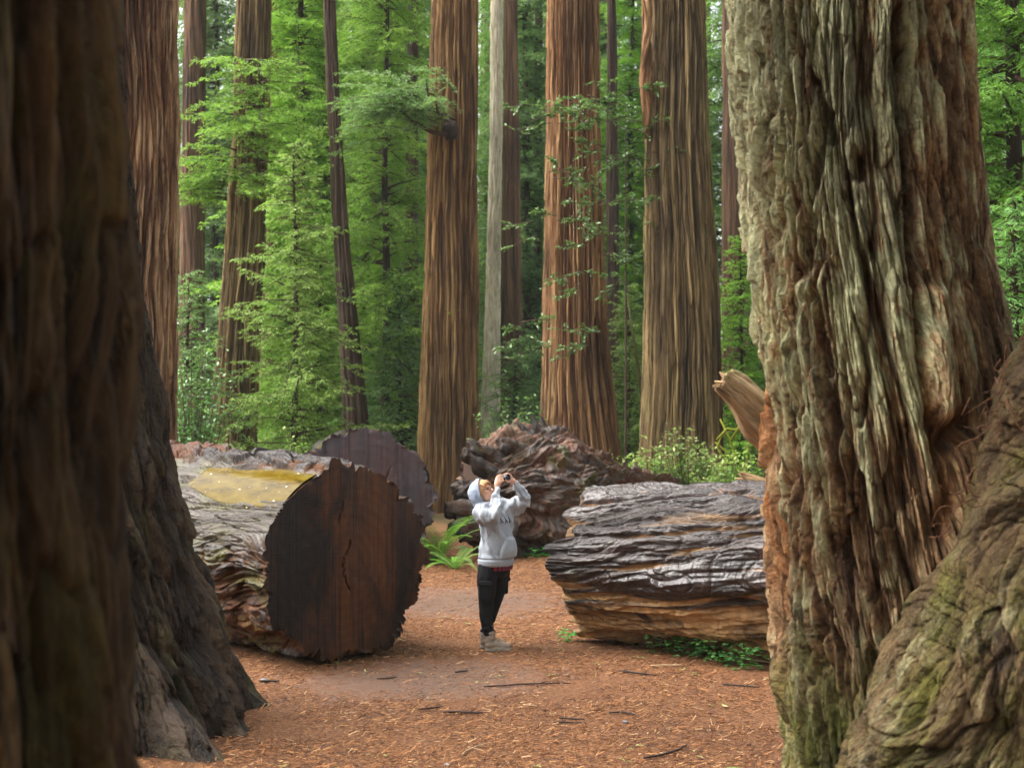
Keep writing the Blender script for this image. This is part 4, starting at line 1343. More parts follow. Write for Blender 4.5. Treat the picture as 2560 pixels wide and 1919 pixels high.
# (mesh, column 2212, distance, scale, label)
spots = [
    ('tallA', 640, 36, 1.0, 'bright green conifer right beside the sprouting grey redwood'),
    ('tallA', 790, 39, 1.05, 'bright green conifer around the dark leaning trunk'),
    ('tallB', 845, 41, 1.05, 'bluish green conifer left of the burled redwood'),
    ('tallC', 640, 46, 1.0, 'deep green conifer behind the grey redwood and the leaning trunk'),
    ('sparse', 832, 33.5, .8, 'loose bright conifer right of the dark leaning trunk'),
    ('tallB', 1140, 44, 1.0, 'bluish conifer filling the gap right of the pale slender trunk'),
    ('tallA', 1356, 45, 1.0, 'bright conifer in the gap between the orange and the charred redwoods'),
    ('tallB', 1330, 50, 1.1, 'far bluish conifer behind the gap left of the charred redwood'),
    ('tallC', 1575, 45, 1.0, 'deep green conifer behind the charred redwood, left of the great trunk'),
    ('tallA', 425, 50, 1.0, 'conifer at left in the gap between the two reddish trunks'),
    ('tallB', 468, 47, 1.0, 'bluish conifer left of the sprouting grey redwood'),
    ('tallC', 2190, 22, 1.0, 'deep green conifer at the right edge past the great lichened trunk'),
    ('tallB', 2290, 27, 1.1, 'bluish green conifer at the right edge behind the mossy root'),
    ('tallC', 2140, 34, 1.0, 'dark conifer tight against the right side of the great lichened trunk'),
    ('tallA', 900, 50, 1.15, 'pale green conifer glimpsed just left of the burled redwood'),
    ('tallC', 1100, 54, 1.1, 'far dark conifer behind the pale slender trunk'),
    ('tallA', 560, 55, 1.1, 'far conifer behind the sprouting grey redwood'),
    ('tallB', 700, 56, 1.2, 'far bluish conifer above the leaning trunk'),
    ('youngA', 640, 30, 1.0, 'young fresh green conifer above the near sawn log'),
    ('youngA', 690, 35, .9, 'young fresh green conifer left of the base of the leaning trunk'),
    ('youngB', 862, 33, 1.0, 'young bluish conifer by the left foot of the burled redwood'),
    ('youngA', 835, 35.5, .85, 'young conifer right of the base of the leaning trunk'),
    ('youngB', 1112, 34, .75, 'young grey green conifer between the pale slender trunk and the torn roots'),
    ('youngB', 1130, 40, .9, 'young bluish conifer behind the torn root spires'),
    ('youngA', 1360, 34, .7, 'young conifer at the left foot of the charred redwood'),
    ('youngB', 405, 30, .9, 'young dark conifer at the left above the needle strewn log'),
    ('youngA', 1600, 33, .8, 'young conifer behind the mossy twigs beside the pale slab'),
    ('youngB', 2200, 17, .9, 'young conifer at the right edge above the mossy root'),
]
for i, (k, px, d, sc_, lb) in enumerate(spots):
    put_conifer(k, px * 1.15732, d, lb, GT, rot=i * 2.1, sc=sc_)

# far-off wood as one mass, plus unseen shade trees added behind the camera --------------------------------------------------------------
def wood_and_shade_trees():
    rng = np.random.default_rng(77)
    out, mb = [], MB()
    spots_ = []
    for k in range(210):
        a = rng.uniform(-.42, .42)
        d = rng.uniform(52, 96)
        spots_.append((math.sin(a) * d, math.cos(a) * d, rng.uniform(20, 36), 1.0))
    for k in range(60):                                   # the wood goes on unseen at the sides and behind, also to darken the foreground
        a = rng.uniform(.6, 2 * PI - .6)
        d = rng.uniform(26, 60)
        spots_.append((math.sin(a) * d, math.cos(a) * d, rng.uniform(18, 34), 1.7))
    for k in range(26):                                   # unseen nearer trees added behind the camera to shade the foreground
        a = rng.uniform(1.75, 4.15)
        d = rng.uniform(8, 24)
        spots_.append((math.sin(a) * d, math.cos(a) * d, rng.uniform(22, 34), 1.3))
    for (x, y, H, big) in spots_:
        n = int(1300 / big)
        z = 1 + (H - 1) * rng.random(n) ** .9
        R_ = (3.4 * (1 - z / H) ** .6 + .5) * np.sqrt(rng.random(n)) * rng.uniform(.8, 1.2)
        # layered: gather leaves on tilted tiers
        tier = .9
        z = np.floor(z / tier) * tier + rng.normal(0, .12, n) - R_ * .22
        az = rng.random(n) * 2 * PI
        az = az + .25 * np.sin(az * 3 + np.floor(z))
        base = np.stack([x + R_ * np.cos(az), y + R_ * np.sin(az), np.maximum(z, .1)], -1)
        a2 = az + rng.normal(0, .8, n)
        dn = np.stack([np.cos(a2), np.sin(a2), rng.normal(-.35, .25, n)], -1)
        nn = np.stack([rng.normal(0, .4, n), rng.normal(0, .4, n), np.ones(n)], -1)
        out.append(leaves(base, dn, nn, rng.uniform(.25, .6, n) * big, rng.uniform(.07, .16, n) * big, rnd=rng.random() * .4 + rng.random(n) * .6))
        v, q = tube([(x, y, -.2), (x, y, H * .5), (x, y, H)], [rng.uniform(.2, .6) + (.35 if big == 1.3 else 0), .2 + (.3 if big == 1.3 else 0), .03], 7)
        mb.add(v, q, 1, rnd=.3)
    v, q, r = join(out)
    mb.add(v, q, 0)
    mb.at['rnd'].append(r)
    return mb


wood_and_shade_mb = wood_and_shade_trees()
o = wood_and_shade_mb.build('wood_and_shade_trees', [M_leafD, M_twig], smooth=False)
tag(o, 'distant conifer wood closing the view behind the redwoods, with unseen shade trees added behind the viewpoint', 'forest', kind='stuff')

# crowns of the big trees above the picture, which shade the clearing's edge ---------------------------
def high_crown(parent, seed, z0, z1, R, nb):
    rng = np.random.default_rng(seed)
    out, tw = [], []
    for k in range(nb):
        z = rng.uniform(z0, z1)
        conifer_branch(np.array([0, 0, z]), rng.random() * 2 * PI, R * rng.uniform(.5, 1.1), rng.uniform(-.1, .25), .25, rng, .42, 1.3, .5, .17, tw, out)
    v, q, r = join(out)
    cr = link('crown', mesh_np('crown', v, q, M_dimleaf, False, {'rnd': r}), parent)
    mb = MB()
    for a, b in tw:
        mb.add(a, b)
    link('branches', mb.mesh('branches', M_twig), cr)


high_crown(t1, 21, 12, 26, 4.5, 70)


# sprouts on the grey redwood, leafy limb of the burled one --------------------------------------------
def spray_on(parent, starts, name='leafy_limb', mat=M_leafC, step=.11, sl=.4, ll=.095, lw=.026, seed=0):
    rng = np.random.default_rng(seed)
    out, tw = [], []
    for (px, py, d, az, L, el, dr) in starts:
        p = P(px * 1.15732, py * 1.15732, d) - parent.location
        conifer_branch(np.array(p), az, L, el, dr, rng, step, sl, ll, lw, tw, out)
    v, q, r = join(out)
    c = link(name, mesh_np(name, v, q, mat, False, {'rnd': r}), parent)
    mb = MB()
    for a, b in tw:
        mb.add(a, b)
    link('twigs', mb.mesh('twigs', M_twig), c)


rg = np.random.default_rng(5)
st = []
for k in range(60):
    y_ = rg.uniform(130, 420)
    st.append((rg.uniform(505, 570) - (y_ - 150) * .04, y_, 32.2, rg.choice([-PI / 2 - .9, -PI / 2 + .9, PI + .1, -.2, -PI / 2]) + rg.normal(0, .3), rg.uniform(.6, 1.5), rg.uniform(-.1, .3), .3))
for k in range(16):
    st.append((490, rg.uniform(330, 450), 32.3, PI + rg.normal(.3, .3), rg.uniform(.9, 1.7), .1, .25))
    st.append((565, rg.uniform(130, 400), 32.3, rg.normal(-.2, .3), rg.uniform(.7, 1.5), .1, .25))
spray_on(trA, st, 'sprouts', M_leafA, seed=3)
st = []
for k in range(26):
    st.append((rg.uniform(900, 985), rg.uniform(190, 285), 31, rg.choice([PI, PI, PI + .5, -PI / 2]) + rg.normal(0, .35), rg.uniform(.8, 2.2), rg.uniform(.1, .45), .28))
for k in range(14):
    st.append((rg.uniform(820, 900), rg.uniform(170, 300), 30.8, PI + rg.normal(0, .5), rg.uniform(.8, 1.6), rg.uniform(0, .3), .3))
spray_on(trB, st, 'leafy_limb', M_leafB, seed=8)
v, q = tube([P(970 * 1.157, 292 * 1.157, 31.2), P(935 * 1.157, 286 * 1.157, 31), P(900 * 1.157, 270 * 1.157, 30.9), P(840 * 1.157, 215 * 1.157, 30.8)], [.06, .05, .04, .015], 8)
MB().add(v - np.array(trB.location), q).build('bare_limb', M_twig, trB)
# burl
v, q = tube([P(972 * 1.157, 262 * 1.157, 31.25), P(972 * 1.157, 280 * 1.157, 31.3), P(974 * 1.157, 300 * 1.157, 31.2)], [.12, .17, .10], 14)
v = v + .10 * np.stack([pn(v[:, 0] * 7 + 9 * k, v[:, 1] * 7, v[:, 2] * 7) for k in range(3)], -1)
me = mesh_np('burl', v - np.array(trB.location), q, M_dark, True, {'bk': v, 'ht': np.full(len(v), .3), 'moss': np.full(len(v), -.3)})
link('burl', me, trB)


# small glossy-leaved hanging sprays in front of the orange redwood --------------------------------------
def broad_spray(name, parent, starts, mat, seed, lsz=.055, n_tw=7, tl=.5):
    rng = np.random.default_rng(seed)
    out, mb = [], MB()
    for (px, py, d, ang, L) in starts:
        a = np.array(P(px * 1.15732, py * 1.15732, d)) - np.array(parent.location)
        dr = np.array([math.cos(ang), rng.normal(0, .35), math.sin(ang)])
        t = np.linspace(0, 1, 8)[:, None]
        pts = a + t * L * dr + np.array([0, 0, -.18 * L]) * t ** 2
        v, q = tube(pts, np.linspace(.010, .003, 8), 4)
        mb.add(v, q)
        for k in range(n_tw):
            i = rng.integers(1, 8)
            b = pts[i]
            d2 = dr + rng.normal(0, .7, 3)
            d2 /= np.linalg.norm(d2)
            l2 = tl * L * rng.uniform(.3, .8)
            m = rng.integers(8, 16)
            u = np.linspace(.1, 1, m)[:, None]
            bp = b + u * l2 * d2 + np.array([0, 0, -.12 * l2]) * u ** 2
            sd_ = np.cross(d2, [0, 0, 1.0])
            ld = d2 * .5 + np.where(np.arange(m) % 2 == 0, 1, -1)[:, None] * sd_ + rng.normal(0, .25, (m, 3))
            out.append(leaves(bp, ld, np.array([0, 0, 1.0]) + rng.normal(0, .35, (m, 3)), lsz * rng.uniform(.7, 1.3, m), lsz * .5, rnd=rng.random(m)))
            v, q = tube(np.concatenate([b[None], bp[[-1]]]), [.004, .002], 3)
            mb.add(v, q)
    v, q, r = join(out)
    c = link(name, mesh_np(name, v, q, mat, False, {'rnd': r}), parent)
    link('twigs', mb.mesh('twigs', M_twig), c)


ht_ = empty('huckleberry_bush', ((1345 * 1.157 - 1280) / F * 27.5, 27.5, 0), 'tall airy bush of small glossy leaves across the front of the orange fluted redwood', 'bush')
pp = [P(1352 * 1.157, y * 1.157, 27.5) for y in (1120, 900, 650, 400, 230)]
pp[0].z = -.1
v, q = tube(np.array([tuple(p) for p in pp]) - np.array(ht_.location), [.03, .025, .02, .014, .006], 6)
MB().add(v, q).build('stem', M_twig, ht_)
st = []
for (x, y) in [(1225, 215), (1260, 200), (1200, 235), (1290, 225), (1320, 235), (1260, 250), (1340, 260), (1295, 275), (1365, 290), (1230, 285), (1190, 265), (1310, 320), (1345, 340), (1220, 375), (1190, 385),
               (1285, 395), (1310, 420), (1370, 380), (1350, 440), (1280, 440), (1205, 480), (1165, 490), (1235, 470), (1270, 520), (1300, 560), (1250, 580), (1245, 605), (1370, 520), (1350, 590), (1120, 720),
               (1100, 770), (1130, 690), (1270, 745), (1290, 720), (1160, 240), (1140, 260), (1375, 200), (1385, 330)]:
    for k in range(2):
        st.append((x + rg.normal(0, 8), y + rg.normal(0, 8), 27.6 + rg.normal(0, .25), rg.choice([0.1, PI - .1]) + rg.normal(0, .3), rg.uniform(.35, .75)))
broad_spray('crown', ht_, st, M_leafG, 4, lsz=.085)

# shrubs behind the right log -----------------------------------------------------------------------------
def shrub(label, px, d, h, wdt, seed, mat=M_leafS, name='shrub', lsz=.09, n=60, cat='shrub', z0=0.0, group=None):
    rng = np.random.default_rng(seed)
    x = (px * 1.15732 - 1280) / F * d
    r = empty(name, (x, d, z0), label, cat, group)
    out, mb = [], MB()
    for k in range(n):
        a = rng.random() * 2 * PI
        hh = h * rng.uniform(.35, 1.08)
        ww = wdt * .5 * math.sqrt(rng.random())
        tip = np.array([ww * math.cos(a), ww * math.sin(a) * .8, hh * (1 - .35 * (ww / (wdt * .5)) ** 2)])
        t = np.linspace(0, 1, 6)[:, None]
        pts = np.concatenate([tip[None, :2] * .25 * (1 - t) + tip[None, :2] * t ** 1.3 * 1.0, tip[None, 2:] * t], 1)
        v, q = tube(pts, np.linspace(.011, .003, 6), 4)
        mb.add(v, q)
        m = rng.integers(26, 42)
        u = rng.uniform(.35, 1.0, m)
        bp = np.stack([np.interp(u, t.ravel(), pts[:, i]) for i in range(3)], -1) + rng.normal(0, .05, (m, 3))
        ld = np.stack([rng.normal(0, 1, m), rng.normal(0, 1, m), rng.normal(.15, .4, m)], -1)
        nn = np.array([0, 0, 1.0]) + rng.normal(0, .4, (m, 3))
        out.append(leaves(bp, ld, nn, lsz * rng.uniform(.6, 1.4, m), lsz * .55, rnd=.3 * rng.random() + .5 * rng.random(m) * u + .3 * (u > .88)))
    v, q, rr_ = join(out)
    link('foliage', mesh_np('foliage', v, q, mat, False, {'rnd': rr_}), r)
    link('stems', mb.mesh('stems', M_twig), r)
    return r


GS = 'shrubs behind the right log'
for i, (px, d, h, wd_, n, lb) in enumerate([
    (1268, 24.6, 1.28, .8, 40, 'small glossy bush growing against the jagged log above its lower end'),
    (1345, 26.0, 1.75, 1.3, 60, 'leafy bush at the left foot of the moss streaked charred redwood'),
    (1412, 25.2, 1.7, 1.1, 60, 'yellow green bush in front of the mossy foot of the charred redwood'),
    (1490, 25.6, 2.2, 1.5, 95, 'tallest yellow green bush, in front of the middle of the charred redwood'),
    (1560, 24.8, 1.7, 1.3, 70, 'leafy bush above the wet log, right of the tallest bush'),
    (1615, 25.4, 1.85, 1.2, 60, 'leafy bush beneath the mossy bare twigs, left of the great trunk'),
]):
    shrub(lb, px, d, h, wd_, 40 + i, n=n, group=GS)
shrub('pale grey green bush between the pale slender trunk and the jagged spires', 1115, 30, 2.9, 2.0, 61, M_leafB, n=90, lsz=.09)
shrub('dark glossy bush in the gap left of the sprouting grey redwood', 415, 27, 3.9, 1.7, 62, M_leafG, n=110, lsz=.09)
shrub('bright low bush peeping over the near sawn log beside the far disc', 642, 25, 1.95, .8, 63, M_leafS, n=30)
# mossy bare branched shrub
mbk = empty('mossy_bare_shrub', ((1600 * 1.157 - 1280) / F * 26.5, 26.5, 0), 'leafless shrub of yellow mossy twigs left of the great lichened trunk', 'shrub')
mb = MB()
for pl in ([(1590, 1080), (1592, 1010), (1580, 950), (1556, 905)], [(1592, 1010), (1570, 975), (1545, 955)], [(1580, 950), (1600, 920), (1590, 880)], [(1592, 1010), (1560, 985), (1548, 965), (1560, 940), (1580, 930)],
           [(1590, 1080), (1612, 1020), (1618, 950), (1600, 890), (1570, 870)], [(1612, 1020), (1580, 1000), (1550, 1005)], [(1618, 950), (1605, 930), (1570, 925), (1548, 950)]):
    pts = np.array([tuple(P(x * 1.157, y * 1.157, 26.5)) for k, (x, y) in enumerate(pl)])
    pts[1:-1] += rg.normal(0, .012, pts[1:-1].shape)
    v, q = tube(pts - np.array(mbk.location), np.linspace(.032, .016, len(pts)), 6)
    mb.add(v, q)
mb.build('twigs', M_mosstwig, mbk)

# sword ferns -----------------------------------------------------------------------------------------------
def fern(label, px, d, L, nf, seed, a0=0, a1=2 * PI, name='sword_fern', el=(.75, 1.25), pw=1.0):
    rng = np.random.default_rng(seed)
    x = (px * 1.15732 - 1280) / F * d
    r = empty(name, (x, d, 0), label, 'fern')
    mb0 = MB()
    for k in range(nf):
        az = a0 + (a1 - a0) * (k + rng.random() * .7) / nf
        e0 = rng.uniform(*el)
        Lf = L * rng.uniform(.75, 1.1)
        n = 30
        t = np.linspace(0, 1, n)
        ang = e0 - t ** 1.4 * rng.uniform(.9, 1.6)
        ds = Lf / n
        hx = np.cumsum(np.cos(ang)) * ds
        hz = np.cumsum(np.sin(ang)) * ds
        h = np.array([math.cos(az), math.sin(az), 0])
        lat = np.array([-math.sin(az), math.cos(az), 0])
        pts = hx[:, None] * h + np.outer(hz, [0, 0, 1.0])
        v, q = tube(pts[::3], np.linspace(.006, .002, len(pts[::3])), 4)
        out = [(v, q, np.full(len(v), .5))]
        tang = np.gradient(pts, axis=0)
        tang /= np.linalg.norm(tang, axis=1)[:, None]
        nrm = np.cross(tang, lat)
        pl = .085 * pw * Lf / .9 * np.sin(np.clip(t * .92 + .1, 0, 1) * PI) ** .6
        m = MB()
        m.add(v, q, 0, rnd=.5)
        for sg in (-1, 1):
            d2 = lat * sg + tang * .35
            lv, lq, lr = leaves(pts[2:], d2[2:], -nrm[2:] * sg, pl[2:], (.014 * pw), .12, rnd=.35 + .4 * rng.random(n - 2) + .2 * t[2:])
            m.add(lv, lq, 0)
            m.at['rnd'].append(lr)
        m.build('frond', M_fern, r, smooth=False)
    return r


fern('sword fern standing left of the hooded person beside the far sawn disc', 948, 21.3, 1.12, 20, 3, el=(.95, 1.42))
fern('smaller sword fern spreading low, just left of the hooded person', 984, 20.6, .78, 14, 5, el=(.6, 1.15))
fern('fern frond tips at the bottom edge against the foot of the lichened redwood', 1655, 8.9, .42, 9, 9, el=(.25, .6), pw=1.3)


# ground cover (uncountable little leaves) ---------------------------------------------------------------------
def cover(name, label, pts, n, sp, hgt, lsz, mat, seed):
    rng = np.random.default_rng(seed)
    pts = np.array(pts)
    i = rng.integers(0, len(pts), n)
    c = pts[i] + np.stack([rng.normal(0, sp[0], n), rng.normal(0, sp[1], n)], -1)
    z = ground_h(c[:, 0], c[:, 1]) + hgt * rng.random(n) + .01
    out, mb = [], MB()
    for k in range(3):
        a = rng.random(n) * 2 * PI + k * 2.1
        out.append(leaves(np.stack([c[:, 0], c[:, 1], z], -1), np.stack([np.cos(a), np.sin(a), rng.normal(-.1, .15, n)], -1),
                          np.array([0, 0, 1.0]) + rng.normal(0, .2, (n, 3)), lsz * rng.uniform(.7, 1.3, n), lsz * .95, .1))
    v, q, r = join(out)
    o = link(name, mesh_np(name, v, q, mat, False, {'rnd': r}))
    tag(o, label, 'ground cover', kind='stuff')


def gl(rows):
    r = []
    for (px, py) in rows:
        d = gy(py * 1.15732)
        r.append(((px * 1.15732 - 1280) / F * d, d))
    return r


cover('sorrel_patch', 'green sorrel leaves along the foot of the wet right log', gl([(1440, 1412), (1470, 1414), (1500, 1418), (1530, 1422), (1560, 1428), (1590, 1434), (1625, 1442), (1480, 1408), (1520, 1412), (1545, 1416)]), 330, (.09, .04), .20, .042, M_clover, 2)
cover('sorrel_sprigs', 'bright green sprigs below the log with torn roots', gl([(1120, 1197), (1140, 1200), (1165, 1206), (1185, 1206), (1110, 1190)]), 170, (.16, .1), .14, .05, M_clover, 3)
cover('fern_foot_cover', 'green leaves round the foot of the sword fern', gl([(945, 1216), (965, 1214), (985, 1212), (1000, 1190)]), 120, (.12, .1), .08, .05, M_clover, 4)
cover('log_foot_sprigs', 'tiny dark sprigs at the left corner of the wet right log', gl([(1222, 1380), (1232, 1386)]), 50, (.05, .05), .12, .03, M_clover, 5)

rng_ = np.random.default_rng(19)
n_ = 70
yy_ = 8.8 + 11 * rng_.random(n_) ** 1.3
xx_ = (rng_.random(n_) * 2 - 1) * (.6 + .16 * yy_)
kp = np.repeat(np.arange(n_), 4)
ang_ = rng_.random(n_ * 4) * 2 * PI
b_ = np.stack([xx_[kp] + rng_.normal(0, .03, n_ * 4), yy_[kp] + rng_.normal(0, .03, n_ * 4), ground_h(xx_, yy_)[kp] + .02], -1)
v, q, r = leaves(b_, np.stack([np.cos(ang_), np.sin(ang_), rng_.normal(0, .1, n_ * 4)], -1), np.array([0, 0, 1.0]) + rng_.normal(0, .2, (n_ * 4, 3)), rng_.uniform(.02, .07, n_ * 4), .018, .05)
o = link('leaf_bits', mesh_np('leaf_bits', v, q, leaf_mat('leaf_bit', srgb(96, 110, 52), srgb(150, 158, 84), srgb(196, 190, 130), trans=.1, spec=.3), False, {'rnd': r}))
tag(o, 'scattered pale green and straw coloured leaf bits on the path', 'leaf litter', kind='stuff')
# ------------------------------------------------------------------ the hooded person
PX, PD = (1240 - 1280) / 255.4, 13.92


def remesh(pieces, voxel, smooth=6, sfac=.5):
    mb = MB()
    for v, q in pieces:
        mb.add(v, q)
    me = mb.mesh('tmp', [])
    o = bpy.data.objects.new('tmp', me)
    COL.objects.link(o)
    m = o.modifiers.new('r', 'REMESH')
    m.mode = 'VOXEL'
    m.voxel_size = voxel
    if smooth:
        s = o.modifiers.new('s', 'SMOOTH')
        s.factor = sfac
        s.iterations = smooth
    dg = bpy.context.evaluated_depsgraph_get()
    dg.update()
    r = bpy.data.meshes.new_from_object(o.evaluated_get(dg))
    bpy.data.objects.remove(o)
    return r


def arr(me):
    n = len(me.vertices)
    c = np.empty(n * 3, np.float32)
    me.vertices.foreach_get('co', c)
    nn = np.empty(n * 3, np.float32)
    me.vertices.foreach_get('normal', nn)
    return c.reshape(-1, 3).astype(float), nn.reshape(-1, 3).astype(float)


def finish(me, name, mat, parent, co=None):
    if co is not None:
        me.vertices.foreach_set('co', co.astype(np.float32).ravel())
    me.materials.clear()
    for m in (mat if isinstance(mat, list) else [mat]):
        me.materials.append(m)
    me.polygons.foreach_set('use_smooth', np.ones(len(me.polygons), bool))
    me.update()
    me.name = name
    return link(name, me, parent)


def chain(pts, rads, n=14, sub=5):
    """smooth tapered limb through the joints with round ends"""
    p = np.array(pts, float)
    r = np.array(rads, float)
    t = np.arange(len(p))
    tt = np.linspace(0, len(p) - 1, (len(p) - 1) * sub + 1)
    pp = np.stack([np.interp(tt, t, p[:, k]) for k in range(3)], -1)
    rr = np.interp(tt, t, r)
    for _ in range(2):
        pp[1:-1] = .5 * pp[1:-1] + .25 * (pp[:-2] + pp[2:])
    # round ends
    d0 = pp[0] - pp[1]
    d0 /= np.linalg.norm(d0)
    d1 = pp[-1] - pp[-2]
    d1 /= np.linalg.norm(d1)
    a = np.array([.94, .75, .45])
    e0 = [pp[0] + d0 * rr[0] * x for x in a]
    e1 = [pp[-1] + d1 * rr[-1] * x for x in a[::-1]]
    c = np.sqrt(1 - a * a)
    pp = np.concatenate([e0, pp, e1])
    rr = np.concatenate([rr[0] * c, rr, rr[-1] * c[::-1]])
    return tube(pp, rr, n)


def ellip(c, r, rot=None, n=20, m=14):
    u = np.linspace(0, PI, m)
    w_ = np.linspace(0, 2 * PI, n, endpoint=False)
    U, W = np.meshgrid(u, w_, indexing='ij')
    v = np.stack([np.sin(U) * np.cos(W) * r[0], np.sin(U) * np.sin(W) * r[1], np.cos(U) * r[2]], -1).reshape(-1, 3)
    if rot is not None:
        v = v @ np.array(rot).T
    return v + np.array(c), grid_quads(m, n)


def loft(secs, f, s, n=32):
    """secs: (cx, cy, z, half along f, half along s)"""
    a = np.linspace(0, 2 * PI, n, endpoint=False)
    rings = []
    for cx, cy, z, hf, hs in secs:
        rings.append(np.array([cx, cy, z]) + (np.cos(a) * hf)[:, None] * f + (np.sin(a) * hs)[:, None] * s)
    rings = [np.repeat(rings[0].mean(0)[None], n, 0)] + rings + [np.repeat(rings[-1].mean(0)[None], n, 0)]
    return np.concatenate(rings), grid_quads(len(rings), n)


M_skin = plain('skin', srgb(224, 176, 152), .5, .4, var=.06)
M_hair = plain('ginger_hair', srgb(190, 140, 96), .5, .4, bump=(90, .006), var=.25)
M_boot = plain('boot_suede', srgb(156, 142, 128), .85, .2, bump=(120, .002), var=.12)
M_sole = plain('boot_sole', srgb(150, 142, 132), .7, .3, var=.1)
M_pants = plain('black_twill', srgb(24, 24, 28), .85, .25, bump=(60, .003), var=.15)
M_camblack = plain('camera_black', srgb(22, 22, 24), .35, .5)
M_camsilver = plain('camera_silver', srgb(170, 172, 174), .3, .5, .8)
M_glass = plain('lens_glass', srgb(30, 36, 48), .05, .8)
M_ink = plain('navy_ink', srgb(44, 56, 84), .8, .2)
t = NT('grey_fleece')
oc = t.n('ShaderNodeTexCoord').outputs['Object']
n1 = t.noise(oc, 90, 3, .7)
n2 = t.noise(oc, 6, 3, .6)
c = t.mix(t.rng(n1, .3, .7), srgb(140, 146, 156), srgb(168, 173, 180))
c = t.mix(t.rng(n2, .35, .7, 0, .35), c, srgb(172, 180, 192))
t.principled(Base__Color=c, Roughness=.9, Specular__IOR__Level=.15, Sheen__Weight=.25, Normal=t.bump(t.noise(oc, 260, 2), .0015))
M_fleece = t.m
M_hoodshade = plain('hood_fleece_shaded', srgb(148, 158, 176), .9, .15, bump=(200, .0015), var=.06)  # hood's bluish shading is put into its colour; same fleece as the hoodie
t = NT('plaid_flannel')
sp = t.n('ShaderNodeSeparateXYZ', Vector=t.n('ShaderNodeTexCoord').outputs['Object'])
wx = t.math('SINE', t.math('MULTIPLY', t.math('ADD', sp.outputs[0], t.math('MULTIPLY', sp.outputs[1], .6)), 130.0))
wz = t.math('SINE', t.math('MULTIPLY', sp.outputs[2], 190.0))
c = t.mix(t.rng(wx, -.2, .2), srgb(150, 26, 38), srgb(34, 36, 66))
c = t.mix(t.rng(wz, .5, .7, 0, .6), c, srgb(24, 24, 40))
t.principled(Base__Color=c, Roughness=.9)
M_plaid = t.m

per = empty('person', (PX, PD, 0), 'person in grey hoodie and black cargo pants, hood up, aiming a small camera upward', 'person')
FV = np.array([.88, -.47, 0])
SV = np.array([.47, .88, 0])
HC = np.array([-.125, -.005, 1.525])                    # head centre
fd = np.array([.80, -.38, .42])                          # where the face looks
fd /= np.linalg.norm(fd)
sd_ = np.cross([0, 0, 1.0], fd)
sd_ /= np.linalg.norm(sd_)                               # towards the far (left) side of the person
ud = np.cross(fd, sd_)
HR = np.stack([fd, sd_, ud], 1)                          # columns: forward, left, up


def hp(a, b, c):
    return HC + HR @ np.array([a, b, c])


# --- body: one continuous skin
B = []
B.append(ellip(hp(-.012, 0, .03), (.094, .076, .092), HR))
B.append(ellip(hp(.022, 0, -.035), (.064, .058, .078), HR))
B.append(ellip(hp(.052, 0, -.082), (.030, .032, .026), HR))              # chin
B.append(chain([hp(.078, 0, .018), hp(.094, 0, -.008), hp(.104, 0, -.022)], [.010, .012, .014], 10, 3))   # nose
B.append(ellip(hp(.082, 0, -.055), (.012, .022, .007), HR))              # lips
B.append(ellip(hp(.076, 0, -.066), (.012, .019, .007), HR))
for sgn in (-1, 1):
    B.append(ellip(hp(.072, sgn * .031, .026), (.016, .020, .009), HR))  # brow
    B.append(ellip(hp(.060, sgn * .040, -.018), (.022, .022, .018), HR))  # cheek
    B.append(ellip(hp(-.008, sgn * .078, -.004), (.020, .009, .030), HR))  # ear
B.append(chain([HC + [-.02, .01, -.05], [-.12, .01, 1.38]], [.056, .060]))
B.append(loft([(-.09, .01, 1.37, .06, .09), (-.05, .01, 1.28, .085, .13), (-.01, .0, 1.1, .085, .12), (-.0, 0, .9, .085, .12), (-.0, 0, .8, .08, .12)], FV, SV))
SH_N, EL_N, WR_N = np.array([-.15, -.15, 1.36]), np.array([.005, -.30, 1.335]), np.array([.012, -.105, 1.575])
SH_F, EL_F, WR_F = np.array([.02, .15, 1.37]), np.array([.295, .14, 1.435]), np.array([.185, .025, 1.615])
B.append(chain([SH_N, EL_N, WR_N], [.042, .030, .022]))
B.append(chain([SH_F, EL_F, WR_F], [.042, .030, .022]))
legN = [(-.07, -.085, .86), (-.085, -.09, .565), (-.092, -.085, .34), (-.055, -.07, .12), (-.05, -.07, .06)]
legF = [(.045, .085, .86), (.025, .095, .565), (-.02, .10, .42), (-.10, .10, .12), (-.10, .10, .06)]
B.append(chain(legN, [.085, .065, .05, .038, .04]))
B.append(chain(legF, [.085, .06, .05, .038, .04]))
B.append(chain([(-.06, -.07, .05), (.09, -.075, .035)], [.03, .026]))
B.append(chain([(-.11, .10, .05), (.03, .105, .035)], [.03, .026]))
# camera frame: lens looks along fd
CC = np.array([.062, -.035, 1.652])                      # camera body centre
cf = np.array([.80, -.42, .43])
cf /= np.linalg.norm(cf)
cs = np.cross([0, 0, 1.0], cf)
cs /= np.linalg.norm(cs)
cu = np.cross(cf, cs)
CR = np.stack([cf, cs, cu], 1)


def cp(a, b, c):
    return CC + CR @ np.array([a, b, c])


